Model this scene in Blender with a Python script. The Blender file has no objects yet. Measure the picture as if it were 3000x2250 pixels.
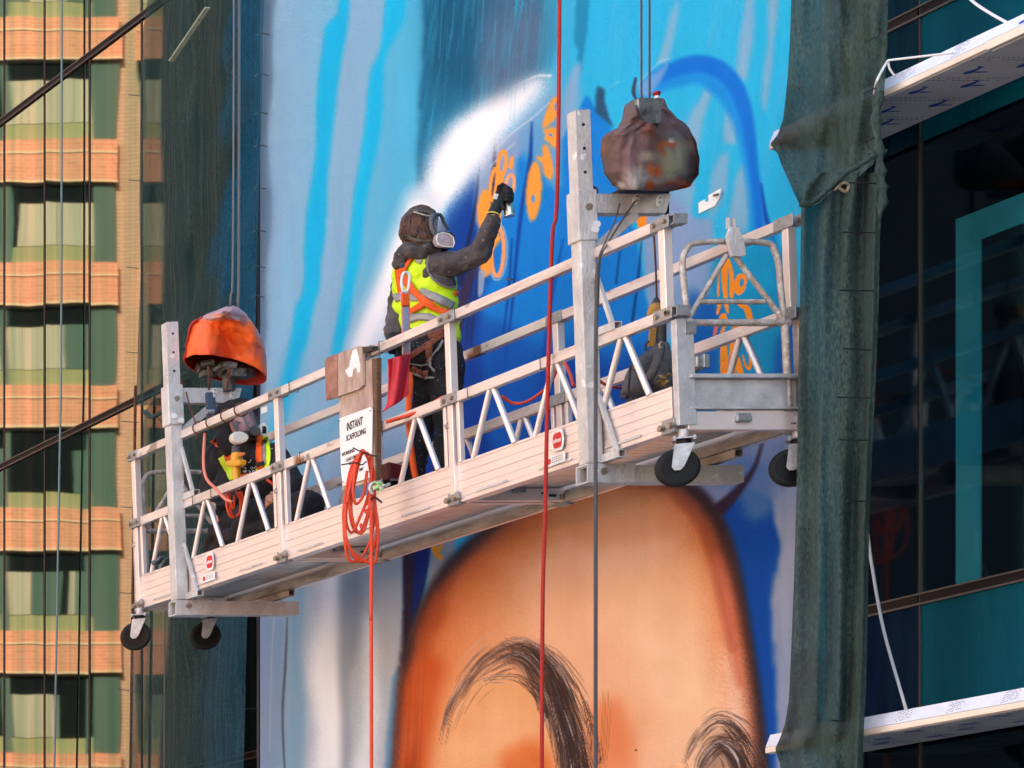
import bpy, bmesh, math, random
import numpy as np
from mathutils import Vector, Matrix, noise
from mathutils.bvhtree import BVHTree
R = math.radians
random.seed(7)
# ------------------------------------------------------------------ camera, world, sun
# level camera; photograph is rectified, so its axis lies far left of and below the frame (lens shift)
CX, CY, F = -3910.0, 3300.0, 8700.0          # principal point and focal length in the photograph's pixels
S = bpy.context.scene
cam = bpy.data.cameras.new('camera'); camo = bpy.data.objects.new('camera', cam)
S.collection.objects.link(camo); S.camera = camo
camo.location = (0, 0, 0); camo.rotation_euler = (R(90), 0, 0)
cam.sensor_width = 36; cam.lens = F * 36 / 3000
cam.shift_x = (1500 - CX) / 3000; cam.shift_y = (CY - 1125) / 3000
cam.clip_start = .1; cam.clip_end = 2000
SUN = Vector((.60, -.52, .60)).normalized()   # towards the sun: behind the glass building, so its street side is in open shade
w = bpy.data.worlds.new('World'); S.world = w; w.use_nodes = True
nt = w.node_tree; sky = nt.nodes.new('ShaderNodeTexSky'); sky.sky_type = 'NISHITA'; sky.sun_disc = False
sky.sun_elevation = math.asin(SUN.z); sky.sun_rotation = math.atan2(SUN.x, SUN.y)
sky.air_density = 1.0; sky.dust_density = 3.5; sky.ozone_density = 1.0
bg = nt.nodes['Background']; nt.links.new(sky.outputs[0], bg.inputs[0]); bg.inputs[1].default_value = .15
sun = bpy.data.lights.new('sun', 'SUN'); suno = bpy.data.objects.new('sun', sun); S.collection.objects.link(suno)
sun.energy = 4.6; sun.angle = R(.53); sun.color = (1, .95, .87)
suno.rotation_euler = SUN.to_track_quat('Z', 'Y').to_euler()
S.view_settings.view_transform = 'Standard'; S.view_settings.look = 'None'; S.view_settings.gamma = 1
S.view_settings.use_curve_mapping = False
S.view_settings.exposure = 2.6
try:
    S.view_settings.use_white_balance = True
    S.view_settings.white_balance_temperature = 6900; S.view_settings.white_balance_tint = 8
except Exception: pass
S.render.engine = 'CYCLES'
S.cycles.max_bounces = 7; S.cycles.diffuse_bounces = 4; S.cycles.glossy_bounces = 4; S.cycles.transparent_max_bounces = 12
S.cycles.use_denoising = True; S.cycles.sample_clamp_indirect = 6; S.cycles.caustics_reflective = False; S.cycles.caustics_refractive = False

# ------------------------------------------------------------------ helpers
def P(px, py, Y): return Vector(((px - CX) * Y / F, Y, (CY - py) * Y / F))
def PX(px, py, X):
    Y = F * X / (px - CX); return Vector((X, Y, (CY - py) * Y / F))
def lin(c):
    c = np.asarray(c, float) / 255.0
    return np.where(c <= .04045, c / 12.92, ((c + .055) / 1.055) ** 2.4)
def L(r, g, b): return tuple(float(v) for v in lin((r, g, b))) + (1.,)

def link(o, parent=None):
    S.collection.objects.link(o)
    if parent is not None: o.parent = parent
    return o
def tag(o, label=None, cat=None, group=None, kind=None):
    if label: o['label'] = label
    if cat: o['category'] = cat
    if group: o['group'] = group
    if kind: o['kind'] = kind
    return o
def thing(name, label, cat, loc=(0, 0, 0), group=None):
    o = bpy.data.objects.new(name, None); o.empty_display_size = .2
    S.collection.objects.link(o); tag(o, label, cat, group); o['_'] = 0; del o['_']
    return o

class MB:
    def __init__(s): s.v = []; s.f = []
    def add(s, vs, fs):
        n = len(s.v); s.v += [tuple(v) for v in vs]; s.f += [tuple(i + n for i in f) for f in fs]; return s
    def box(s, a, b):
        x0, y0, z0 = a; x1, y1, z1 = b
        return s.hexa([(x0,y0,z0),(x1,y0,z0),(x1,y1,z0),(x0,y1,z0),(x0,y0,z1),(x1,y0,z1),(x1,y1,z1),(x0,y1,z1)])
    def hexa(s, p): return s.add(p, [(3,2,1,0),(4,5,6,7),(0,1,5,4),(1,2,6,5),(2,3,7,6),(3,0,4,7)])
    def frame(s, p0, p1, up):
        d = (p1 - p0).normalized(); up = Vector(up); side = d.cross(up)
        if side.length < 1e-5: side = d.cross(Vector((1, 0, 0)))
        side.normalize(); u = side.cross(d).normalized(); return d, side, u
    def beam(s, p0, p1, w, h, up=(0, 0, 1), hollow=0.):
        """w along the side, h along up; hollow = wall thickness (open-ended tube)"""
        p0 = Vector(p0); p1 = Vector(p1); d, sd, u = s.frame(p0, p1, up)
        def ring(p, ww, hh): return [p + sd*(a*ww/2) + u*(b*hh/2) for a, b in ((-1,-1),(1,-1),(1,1),(-1,1))]
        A = ring(p0, w, h); B = ring(p1, w, h)
        if not hollow: return s.hexa([A[0],A[1],B[1],B[0],A[3],A[2],B[2],B[3]])
        a = ring(p0, w-2*hollow, h-2*hollow); b = ring(p1, w-2*hollow, h-2*hollow)
        vs = A + B + a + b; fs = []
        for i in range(4):
            j = (i+1) % 4
            fs += [(i, j, 4+j, 4+i), (8+j, 8+i, 12+i, 12+j), (j, i, 8+i, 8+j), (4+i, 4+j, 12+j, 12+i)]
        return s.add(vs, fs)
    def tube(s, pts, r, seg=8, caps=True, closed=False):
        pts = [Vector(p) for p in pts]; n = len(pts); rs = r if isinstance(r, (list, tuple)) else [r]*n
        base = len(s.v); vs = []; ref = None
        for i, p in enumerate(pts):
            if closed: d = pts[(i+1) % n] - pts[i-1]
            else: d = pts[min(i+1, n-1)] - pts[max(i-1, 0)]
            if d.length < 1e-9: d = Vector((0, 0, 1))
            d.normalize()
            if ref is None: ref = Vector((0, 0, 1)) if abs(d.z) < .9 else Vector((1, 0, 0))
            sd = d.cross(ref)
            if sd.length < 1e-4: sd = d.orthogonal()
            sd.normalize(); ref = sd.cross(d).normalized(); 
            for k in range(seg):
                a = 2*math.pi*k/seg; vs.append(p + (sd*math.cos(a) + ref*math.sin(a))*rs[i])
        fs = []
        for i in range(n if closed else n-1):
            for k in range(seg):
                a = i*seg+k; b = i*seg+(k+1) % seg; j = ((i+1) % n)*seg; fs.append((a, b, j+(k+1) % seg, j+k))
        if caps and not closed:
            fs.append(tuple(range(seg))[::-1]); fs.append(tuple(range((n-1)*seg, n*seg)))
        return s.add(vs, fs)
    def cyl(s, p0, p1, r, seg=14, r1=None): return s.tube([p0, p1], [r, r if r1 is None else r1], seg)
    def cap(s, p0, r0, p1, r1, flat=None, seg=14, rings=4):
        """cone with round ends; flat=(axis, factor) squeezes it"""
        p0 = Vector(p0); p1 = Vector(p1); d = p1 - p0
        if d.length < 1e-5: d = Vector((0, 0, 1e-4)); p1 = p0 + d
        dn = d.normalized(); sd = dn.orthogonal().normalized(); u = dn.cross(sd)
        prof = [(p0 - dn*r0*math.cos(t*math.pi/2/rings), r0*math.sin(t*math.pi/2/rings)) for t in range(0, rings+1)]
        prof += [(p1 + dn*r1*math.cos(t*math.pi/2/rings), r1*math.sin(t*math.pi/2/rings)) for t in range(rings, -1, -1)]
        vs = []
        for c, rr in prof:
            rr = max(rr, 1e-4)
            for k in range(seg):
                a = 2*math.pi*k/seg; vs.append(c + (sd*math.cos(a)+u*math.sin(a))*rr)
        if flat:
            ax, f = flat; ax = Vector(ax).normalized(); m = (p0+p1)/2
            out = []
            for v in vs:
                # squeeze about the segment's axis
                t = max(0, min(1, (v-p0).dot(d)/d.length_squared)); c = p0 + d*t; q = v - c
                out.append(c + q - ax*(q.dot(ax)*(1-f)))
            vs = out
        n = len(prof); fs = [(i*seg+k, i*seg+(k+1) % seg, (i+1)*seg+(k+1) % seg, (i+1)*seg+k) for i in range(n-1) for k in range(seg)]
        fs.append(tuple(range(seg))[::-1]); fs.append(tuple(range((n-1)*seg, n*seg)))
        return s.add(vs, fs)
    def poly(s, pts, th):
        """flat outline (list of points) thickened by vector th"""
        n = len(pts); pts = [Vector(p) for p in pts]; th = Vector(th)
        vs = pts + [p + th for p in pts]
        fs = [tuple(range(n))[::-1], tuple(range(n, 2*n))] + [(i, (i+1) % n, n+(i+1) % n, n+i) for i in range(n)]
        return s.add(vs, fs)
    def build(s, name, m, parent=None, smooth=False, bevel=0., mods=None, auto=None):
        me = bpy.data.meshes.new(name); me.from_pydata(s.v, [], s.f); me.update()
        bm = bmesh.new(); bm.from_mesh(me); bmesh.ops.recalc_face_normals(bm, faces=bm.faces); bm.to_mesh(me); bm.free()
        if m is not None: me.materials.append(m)
        if smooth: me.shade_smooth()
        o = bpy.data.objects.new(name, me); link(o, parent)
        if bevel:
            b = o.modifiers.new('bevel', 'BEVEL'); b.width = bevel; b.segments = 2; b.limit_method = 'ANGLE'
        if auto is not None and smooth:
            me.set_sharp_from_angle(angle=R(auto))
        return o

def smoothpath(pts, n=6):
    """Catmull-Rom through points"""
    pts = [Vector(p) for p in pts]
    if len(pts) < 3: return pts
    q = [pts[0]*2-pts[1]] + pts + [pts[-1]*2-pts[-2]]; out = []
    for i in range(1, len(q)-2):
        for k in range(n):
            t = k/n; a, b, c, d = q[i-1], q[i], q[i+1], q[i+2]
            out.append(.5*((2*b) + (-a+c)*t + (2*a-5*b+4*c-d)*t*t + (-a+3*b-3*c+d)*t*t*t))
    out.append(pts[-1]); return out

def vox(name, mb, m, parent, size=.012, disp=0., dscale=.12, smooth=4):
    o = mb.build(name, m, parent)
    r = o.modifiers.new('remesh', 'REMESH'); r.mode = 'VOXEL'; r.voxel_size = size; r.use_smooth_shade = True
    sm = o.modifiers.new('smooth', 'SMOOTH'); sm.iterations = smooth; sm.factor = .5
    if disp:
        t = bpy.data.textures.new(name + '_folds', 'CLOUDS'); t.noise_scale = dscale; t.noise_depth = 2
        d = o.modifiers.new('folds', 'DISPLACE'); d.texture = t; d.strength = disp; d.mid_level = .5; d.texture_coords = 'GLOBAL'
    return o
def bvh_of(o):
    bpy.context.view_layer.update(); dg = bpy.context.evaluated_depsgraph_get()
    e = o.evaluated_get(dg); me = e.to_mesh(); b = BVHTree.FromPolygons([v.co.copy() for v in me.vertices], [tuple(p.vertices) for p in me.polygons]); e.to_mesh_clear()
    return b
def onto(bvh, px, py, Y, off=.004):
    """the point of the surface seen at a pixel of the photograph (falls back to depth Y)"""
    d = P(px, py, 1.0).normalized(); h = bvh.ray_cast(Vector((0, 0, 0)), d)
    if h[0] is None: return P(px, py, Y), Y
    return h[0] + h[1]*off*(1 if h[1].dot(d) < 0 else -1), h[0].y
def ribbon(name, bvh, pts, w, Y, m, parent, off=.006, th=.003, n=5):
    """strap laid on a surface: pts in photo pixels, w width in pixels"""
    path = smoothpath([Vector((p[0], p[1], 0)) for p in pts], n); vs = []; mid = path[len(path)//2]; h0_ = onto(bvh, mid.x, mid.y, Y, off)[1]; h1_ = onto(bvh, path[0].x, path[0].y, h0_, off)[1]; last = h1_ if abs(h1_-h0_) < .5 else h0_
    for i, p in enumerate(path):
        d = path[min(i+1, len(path)-1)] - path[max(i-1, 0)]; d.normalize(); nrm = Vector((-d.y, d.x, 0))
        for k in (-1, -.33, .33, 1):
            q = p + nrm*(w*k/2); v, y = onto(bvh, q.x, q.y, last, off); last = y if abs(y-last) < .42 else last
            if abs(v.y-last) > .43: v = P(q.x, q.y, last)
            vs.append(v)
    fs = [(i*4+k, i*4+k+1, (i+1)*4+k+1, (i+1)*4+k) for i in range(len(path)-1) for k in range(3)]
    b = MB(); b.add(vs, fs); o = b.build(name, m, parent, smooth=True)
    sl = o.modifiers.new('thick', 'SOLIDIFY'); sl.thickness = th; sl.offset = 0
    return o

# ------------------------------------------------------------------ materials
def mat(name, col, rough=.6, metal=0., var=0., vscale=6., vcol=None, bump=0., bscale=40., stretch=(1, 1, 1), spec=.5, detail=5., thr=None):
    m = bpy.data.materials.new(name); m.use_nodes = True; n = m.node_tree; b = n.nodes['Principled BSDF']
    b.inputs['Base Color'].default_value = col; b.inputs['Roughness'].default_value = rough; b.inputs['Metallic'].default_value = metal
    b.inputs['Specular IOR Level'].default_value = spec
    tc = n.nodes.new('ShaderNodeTexCoord'); mp = n.nodes.new('ShaderNodeMapping'); mp.inputs['Scale'].default_value = stretch
    n.links.new(tc.outputs['Object'], mp.inputs[0])
    if var or vcol:
        t = n.nodes.new('ShaderNodeTexNoise'); t.inputs['Scale'].default_value = vscale; t.inputs['Detail'].default_value = detail
        t.inputs['Roughness'].default_value = .65
        n.links.new(mp.outputs[0], t.inputs[0]); r = n.nodes.new('ShaderNodeValToRGB')
        a, z = thr or (.35, .68)
        r.color_ramp.elements[0].position = a; r.color_ramp.elements[1].position = z
        r.color_ramp.elements[0].color = col
        v = vcol or tuple(max(0, c*(1-var)) for c in col[:3]) + (1,)
        r.color_ramp.elements[1].color = v
        n.links.new(t.outputs[0], r.inputs[0]); n.links.new(r.outputs[0], b.inputs['Base Color'])
        rr = n.nodes.new('ShaderNodeMapRange'); rr.inputs[3].default_value = max(.03, rough-.1); rr.inputs[4].default_value = min(1, rough+.15)
        n.links.new(t.outputs[0], rr.inputs[0]); n.links.new(rr.outputs[0], b.inputs['Roughness'])
    if bump:
        t = n.nodes.new('ShaderNodeTexNoise'); t.inputs['Scale'].default_value = bscale; t.inputs['Detail'].default_value = 4
        n.links.new(mp.outputs[0], t.inputs[0]); u = n.nodes.new('ShaderNodeBump'); u.inputs['Strength'].default_value = bump
        u.inputs['Distance'].default_value = .02
        n.links.new(t.outputs[0], u.inputs['Height']); n.links.new(u.outputs[0], b.inputs['Normal'])
    return m
def speckle(m, col, scale=60., lo=.66, hi=.7, stretch=(1, 1, 1)):
    """splashes of another colour over a material"""
    n = m.node_tree; b = n.nodes['Principled BSDF']; tc = n.nodes.new('ShaderNodeTexCoord'); mp = n.nodes.new('ShaderNodeMapping')
    mp.inputs['Scale'].default_value = stretch; n.links.new(tc.outputs['Object'], mp.inputs[0])
    t = n.nodes.new('ShaderNodeTexNoise'); t.inputs['Scale'].default_value = scale; t.inputs['Detail'].default_value = 3
    n.links.new(mp.outputs[0], t.inputs[0]); r = n.nodes.new('ShaderNodeMapRange'); r.inputs[1].default_value = lo; r.inputs[2].default_value = hi
    n.links.new(t.outputs[0], r.inputs[0]); mx = n.nodes.new('ShaderNodeMix'); mx.data_type = 'RGBA'
    src = b.inputs['Base Color']
    if src.is_linked:
        n.links.new(src.links[0].from_socket, mx.inputs[6])
    else: mx.inputs[6].default_value = src.default_value
    mx.inputs[7].default_value = col; n.links.new(r.outputs[0], mx.inputs[0]); n.links.new(mx.outputs[2], src)
    return m
ALU = mat('brushed_aluminium', (.90, .80, .755, 1), .42, .55, vcol=(.84, .73, .685, 1), vscale=3, stretch=(1, .5, 1.5), bump=.06, bscale=30)
ALUR = mat('aluminium_rail', (.86, .79, .76, 1), .42, .65, vcol=(.52, .40, .32, 1), vscale=4, stretch=(1, .4, 3), bump=.2, bscale=60, thr=(.45, .8))
GALV = mat('galvanised_steel', (.62, .63, .64, 1), .5, .45, vcol=(.40, .40, .40, 1), vscale=9, bump=.25, bscale=120)
CAST = mat('dusty_galvanised_box', (.66, .65, .63, 1), .62, .35, vcol=(.46, .44, .42, 1), vscale=9, bump=.35, bscale=90, stretch=(1, 1, .5))
GATE = mat('weathered_gate_tube', (.60, .57, .53, 1), .6, .4, vcol=(.34, .26, .20, 1), vscale=18, bump=.4, bscale=90)
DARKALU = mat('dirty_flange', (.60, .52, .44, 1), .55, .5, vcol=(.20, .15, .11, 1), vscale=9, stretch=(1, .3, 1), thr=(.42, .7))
speckle(ALUR, (.30, .12, .05, 1), 2.2, .69, .73, (1, 1.2, 1)); speckle(ALUR, (.35, .30, .27, 1), 9, .64, .70, (1, .5, 1)); speckle(CAST, (.78, .77, .74, 1), 12, .66, .70); speckle(GATE, (.75, .73, .70, 1), 26, .64, .70)
RUST = mat('rusty_iron', L(110, 60, 35), .8, .1, vcol=L(60, 40, 32), vscale=30)
BOLT = mat('bolt_steel', (.45, .40, .34, 1), .45, .8, vcol=(.25, .15, .08, 1), vscale=60)
ZINC = mat('zinc_plate', (.40, .41, .42, 1), .45, .6, var=.35, vscale=25)
BLACKR = mat('black_rubber', (.008, .008, .009, 1), .6, 0, var=.4, vscale=20, spec=.25)
HUBB = mat('black_wheel_hub', (.003, .003, .004, 1), .35, 0, spec=.12)
TIE = mat('black_tie', (.01, .01, .01, 1), .5)
WHITEP = mat('white_paint', (.8, .8, .78, 1), .5, 0, var=.08, vscale=20)
BLACKP = mat('black_print', (.015, .015, .015, 1), .6)
REDP = mat('red_print', L(205, 38, 30), .5)
OCORD = mat('orange_cord', L(232, 72, 30), .5, 0, var=.25, vscale=120, bump=.3, bscale=300)
RROPE = mat('red_rope', L(200, 45, 38), .65, 0, var=.4, vscale=160, bump=.5, bscale=400)
WIRE = mat('steel_wire_rope', (.16, .155, .16, 1), .55, .5, var=.5, vscale=300, bump=.6, bscale=500)
# ------------------------------------------------------------------ ground and surroundings
ASPH = mat('street_paving', (.24, .225, .21, 1), .9, 0, var=.3, vscale=3, bump=.3, bscale=80)
PAVE = mat('pavement', (.30, .29, .27, 1), .85, 0, var=.25, vscale=2)
g = MB(); g.box((-600, -600, -1.9), (600, 900, -1.6)); tag(g.build('ground', ASPH), kind='structure')
g = MB(); g.box((8.6, -30, -1.6), (12.3, 62, -1.47)); tag(g.build('pavement', PAVE, bevel=.02), kind='structure')

# brick building that the left-hand glass mirrors (fronts the street at Y = 78)
def brickmat(name, c1, c2, mortar):
    m = mat(name, c1, .85); n = m.node_tree; b = n.nodes['Principled BSDF']
    tc = n.nodes.new('ShaderNodeTexCoord'); mp = n.nodes.new('ShaderNodeMapping'); mp.inputs['Rotation'].default_value = (R(90), 0, 0)
    n.links.new(tc.outputs['Object'], mp.inputs[0])
    t = n.nodes.new('ShaderNodeTexBrick'); t.inputs['Color1'].default_value = c1; t.inputs['Color2'].default_value = c2; t.inputs['Mortar'].default_value = mortar
    t.inputs['Scale'].default_value = 1.6; t.inputs['Brick Width'].default_value = .5; t.inputs['Row Height'].default_value = .16; t.inputs['Mortar Size'].default_value = .018
    n.links.new(mp.outputs[0], t.inputs[0]); n.links.new(t.outputs[0], b.inputs['Base Color']); return m
BRK = brickmat('orange_brick', (.56, .225, .125, 1), (.48, .185, .10, 1), (.50, .31, .20, 1))
BRKT = brickmat('tan_brick', (.43, .29, .185, 1), (.39, .26, .165, 1), (.28, .18, .12, 1))
CREAM = mat('cream_string_course', (.56, .40, .25, 1), .8)
BLIND = mat('beige_blind', (.36, .34, .24, 1), .8, 0, var=.25, vscale=1.2, stretch=(2, 1, .1))
BLINDG = mat('green_blind', (.10, .16, .125, 1), .8, 0, var=.3, vscale=2, stretch=(2, 1, .1))
DKPAN = mat('dark_pane_and_shade', (.008, .011, .012, 1), .3, spec=.1)
SPG = mat('olive_spandrel_panel', (.27, .27, .13, 1), .6, 0, var=.2, vscale=.6)
GRNF = mat('green_frame', (.065, .115, .09, 1), .5)
bb = thing('brick_building', 'orange and tan brick office building mirrored in the left glass facade', 'building')
YB = 78.0
MB().box((-40, YB, -1.6), (9, YB+14, 31.5)).build('wall', BRKT, bb)
for k in range(-4, 6):
    zt = 13.0 + 3.22*k; m = MB().box((-13.35, YB-.14, zt-1.12), (9, YB, zt))
    band = m.build('brick_band', BRK, bb)
    MB().box((-13.35, YB-.16, zt-.36), (9, YB-.141, zt-.31)).build('string_course', CREAM, band)
    MB().box((-13.35, YB-.16, zt-1.12), (9, YB-.141, zt-1.06)).build('string_course', CREAM, band)
    b2_ = MB().box((-40, YB-.14, zt-1.12), (-13.95, YB, zt)).build('brick_band', BRK, bb); MB().box((-40, YB-.16, zt-.36), (-13.95, YB-.141, zt-.31)).build('string_course', CREAM, b2_)
wm = None
rw = random.Random(3)
for k in range(-4, 6):
    z0 = 13.0+3.22*k; z1 = z0+2.10
    xs = [-13.3+2.9*i for i in range(7)] + [-16.85, -19.8, -22.75]
    for x in xs:
        f = MB(); f.box((x, YB-.06, z0), (x+(.7 if x in (-13.3,) else .28), YB+.02, z1)); f.box((x+2.84, YB-.06, z0), (x+2.9, YB+.02, z1)); f.box((x+.28, YB-.06, z1-.06), (x+2.84, YB+.02, z1))
        if wm is None or True:
            wn = f.build('window', GRNF, bb)
        d = rw.random(); sill = z0+.42
        MB().box((x+.28, YB-.05, z0), (x+2.84, YB+.01, sill)).build('sill_panel', SPG, wn)
        MB().box((x+.28, YB-.045, z1-.52), (x+2.84, YB-.005, z1-.061)).build('header_shade', DKPAN, wn)  # black strip standing in for the shade under the brick band above
        edge = x+.28
        while edge < x+2.83:
            wd = rw.choice((.25, .7, 1.1)); e2 = min(x+2.84, edge+wd)
            MB().box((edge+.01, YB-.04, sill+.02), (e2-.012, YB, z1-.53)).build('pane', rw.choice((BLIND, BLIND, BLIND, BLINDG, DKPAN, GRNF)), wn)
            edge = e2

# unseen dark tower added so the right-hand glass mirrors no bright sky, and the sunlit terraces across the street (they light the shaded wall)
TWR = mat('dark_cladding', (.006, .008, .012, 1), .6, spec=.05)
tw = thing('added_dark_tower', 'dark tower added at the end of the street for the right-hand glass to mirror', 'building')
MB().box((-62, 58, -1.6), (-12.5, 74, 60)).build('wall', TWR, tw)
for i in range(10):
    x = -22-4.2*i; MB().box((x, 57.8, -1.6), (x+.7, 58, 60)).build('column', mat('teal_column', (.02, .09, .10, 1), .4) if i == 0 else bpy.data.materials['teal_column'], tw)
TERR = brickmat('warm_brick_terrace', (.52, .27, .17, 1), (.47, .24, .15, 1), (.5, .36, .27, 1))
TERR2 = mat('pale_render', (.66, .60, .52, 1), .85, 0, var=.15, vscale=.5)
def terrace(y0, y1, h, m, label):
    t = thing('terrace_building', label, 'building', group='terrace buildings across the street')
    MB().box((-42, y0, -1.6), (-24, y1, h)).build('wall', m, t)
    fr = MB(); n = int((y1-y0)/4); proto = None
    for a in range(n):
        for b in range(int((h+1)/3.3)-1):
            yy = y0+1.3+a*4; zz = 2.0+b*3.3
            if proto is None:
                proto = MB().box((-24.01, 0, 0), (-23.95, 1.4, 1.7)).build('window', DKPAN, t); q = proto
            else: q = proto.copy(); link(q, t)
            q.location = (0, yy, zz)
    MB().box((-42.2, y0-.1, h), (-23.7, y1+.1, h+.5)).build('parapet', TERR2, t)
terrace(-32, 6, 17, TERR, 'warm brick terrace across the street, south end')
terrace(8, 30, 20, TERR2, 'pale rendered building between the two brick terraces')
terrace(32, 54, 17, TERR, 'warm brick terrace across the street beside the dark tower')

# ------------------------------------------------------------------ the glass office building
XG = 12.4
FRAME = mat('bronze_mullion', (.010, .007, .007, 1), .6, 0, spec=.12, var=.3, vscale=4)
FRAME2 = mat('bronze_edge', (.075, .045, .038, 1), .5, .2, spec=.2)  # brown edge strips of the left mullions and transoms
CORE = mat('building_core', (.0015, .0025, .010, 1), .9, spec=.1)
FRAME3 = mat('dark_bronze_edge', (.05, .043, .04, 1), .5, .2)
gb = thing('glass_office_building', 'glass office building behind the platform, its mullions and sunshades to either side of the mural', 'building')
MB().box((13.6, -25, -1.6), (34, 62, 27)).build('wall', CORE, gb)
MB().box((XG+.08, 22.94, -1.6), (13.59, 62, 27)).build('wall', CORE, gb)
MB().box((XG+.02, -25, 13.1), (13.59, 22.93, 27)).build('wall', CORE, gb)
MB().box((12.30, -25, 26.9), (34.1, 62, 27.4)).build('parapet', TERR2, gb)
MIR = bpy.data.materials.new('reflective_glass'); MIR.use_nodes = True
b = MIR.node_tree.nodes['Principled BSDF']; b.inputs['Metallic'].default_value = 1; b.inputs['Roughness'].default_value = .018
n = MIR.node_tree; oi = n.nodes.new('ShaderNodeObjectInfo'); tn = n.nodes.new('ShaderNodeTexNoise'); tn.inputs['Scale'].default_value = 1.5
tcn = n.nodes.new('ShaderNodeTexCoord'); mpn = n.nodes.new('ShaderNodeMapping'); mpn.inputs['Scale'].default_value = (1, 5, .12)
n.links.new(tcn.outputs['Object'], mpn.inputs[0]); n.links.new(mpn.outputs[0], tn.inputs[0])
cr = n.nodes.new('ShaderNodeValToRGB'); cr.color_ramp.elements[0].position = .35; cr.color_ramp.elements[1].position = .62
cr.color_ramp.elements[0].color = (.205, .165, .140, 1); cr.color_ramp.elements[1].color = (.100, .128, .104, 1)
n.links.new(tn.outputs[0], cr.inputs[0]); n.links.new(cr.outputs[0], b.inputs['Base Color'])
def wavypane(y0, y1, z0, z1, seed, m, nm='pane', x=XG, amp=.00024):
    rr = random.Random(seed); ny, nz = 5, 16; ta = rr.uniform(-.0007, .0007); tb = rr.uniform(-.0004, .0004); vs = []
    for i in range(ny+1):
        for j in range(nz+1):
            y = y0+(y1-y0)*i/ny; z = z0+(z1-z0)*j/nz
            d = amp*noise.noise(Vector((y*3.4, z*1.1, seed*3.1)))*2 + .00004*noise.noise(Vector((y*7, z*1.6, seed*1.7))) + ta*(y-(y0+y1)/2) + tb*(z-(z0+z1)/2)
            d += .00008*((y-(y0+y1)/2)/(y1-y0)*2)**2*rr.choice((1,))
            vs.append((x+d, y, z))
    fs = [(i*(nz+1)+j, (i+1)*(nz+1)+j, (i+1)*(nz+1)+j+1, i*(nz+1)+j+1) for i in range(ny) for j in range(nz)]
    return MB().add(vs, fs).build(nm, m, gb, smooth=True)
ys = [F*XG/(p-CX) for p in (762, 590, 415, 262, 130, 12, -110)]
zt = [-1.2, 2.9, 6.12, 9.32, 12.5]
sd = 0
for a in range(len(ys)-1):
    for b_ in range(len(zt)-1):
        sd += 1; wavypane(ys[a]+.012, ys[a+1]-.012, zt[b_]+.03, zt[b_+1]-.03, sd, MIR)
for i, y in enumerate(ys):
    MB().box((XG-.005, y-.008, -1.5), (XG+.03, y+.008, 13)).build('mullion', FRAME, gb)
    MB().box((XG-.006, y-.014, -1.5), (XG+.03, y-.0085, 13)).build('mullion_edge', FRAME2, gb)
for z in zt[1:]:
    MB().box((XG-.016, ys[0]-.02, z-.018), (XG+.03, ys[-1], z+.018)).build('transom', FRAME, gb)
    MB().box((XG-.022, ys[0]-.02, z+.0185), (XG+.03, ys[-1], z+.030)).build('transom_edge', FRAME2, gb)
    MB().box((XG-.022, ys[0]-.02, z-.030), (XG+.03, ys[-1], z-.0185)).build('transom_edge', FRAME2, gb)
# right-hand side: dark clear panes over a shadowed interior
TGL = bpy.data.materials.new('dark_tinted_glass'); TGL.use_nodes = True
n = TGL.node_tree; n.nodes.remove(n.nodes['Principled BSDF']); out = n.nodes['Material Output']
gl = n.nodes.new('ShaderNodeBsdfGlossy'); gl.inputs[0].default_value = (.8, .95, 1, 1); gl.inputs['Roughness'].default_value = .03
tr = n.nodes.new('ShaderNodeBsdfTransparent'); tr.inputs[0].default_value = (.70, .92, .95, 1); mx = n.nodes.new('ShaderNodeMixShader'); mx.inputs[0].default_value = .035
n.links.new(tr.outputs[0], mx.inputs[1]); n.links.new(gl.outputs[0], mx.inputs[2]); n.links.new(mx.outputs[0], out.inputs[0])
def tealmat(name, c0, c1):
    m = mat(name, c0, .25, 0, spec=.03, vcol=c1, vscale=.9, stretch=(1, 1.6, .25), thr=(.35, .65)); return m
MB().box((XG-.015, 17.12, -1.5), (13.59, 17.19, 13)).build('dark_liner', CORE, gb)  # near-black liner added to keep the lit wall end out of the panes
TEAL = tealmat('teal_spandrel', (.0005, .045, .066, 1), (.0005, .075, .108, 1))
TEALD = tealmat('navy_spandrel', (.001, .004, .02, 1), (.002, .028, .04, 1))
TEALC = mat('teal_column_paint', (.003, .17, .20, 1), .5, 0, var=.2, vscale=2)
ym = [F*XG/(p-CX) for p in (2330, 2525, 2695)] ; ym = [17.3, ym[1], ym[2], 14.35, 12.4, 10.4]
zz = [-1.2, 2.15, 2.90, 5.40, 6.13, 8.55, 9.35, 12.5]
kind = {0: 'v', 1: 's', 2: 'v', 3: 's', 4: 's', 5: 's', 6: 'v'}
for a in range(len(ym)-1):
    for k in range(len(zz)-1):
        y1, y0 = ym[a]-.012, ym[a+1]+.012; z0, z1 = zz[k]+.012, zz[k+1]-.012
        if kind[k] == 'v': MB().box((XG, y0, z0), (XG+.008, y1, z1)).build('pane', TGL, gb)
        else:
            w_ = MB().box((XG, y0, z0), (XG+.012, y1, z1)); w_.build('spandrel_panel', TEAL if a > 1 else TEALD, gb)
    if a in (1, 2):
        pass
for y in ym:
    MB().box((XG-.008, y-.007, -1.5), (XG+.03, y+.007, 13)).build('mullion', FRAME, gb)
    MB().box((XG-.009, y-.0105, -1.5), (XG+.01, y-.0075, 13)).build('mullion_edge', FRAME3, gb)
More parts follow.
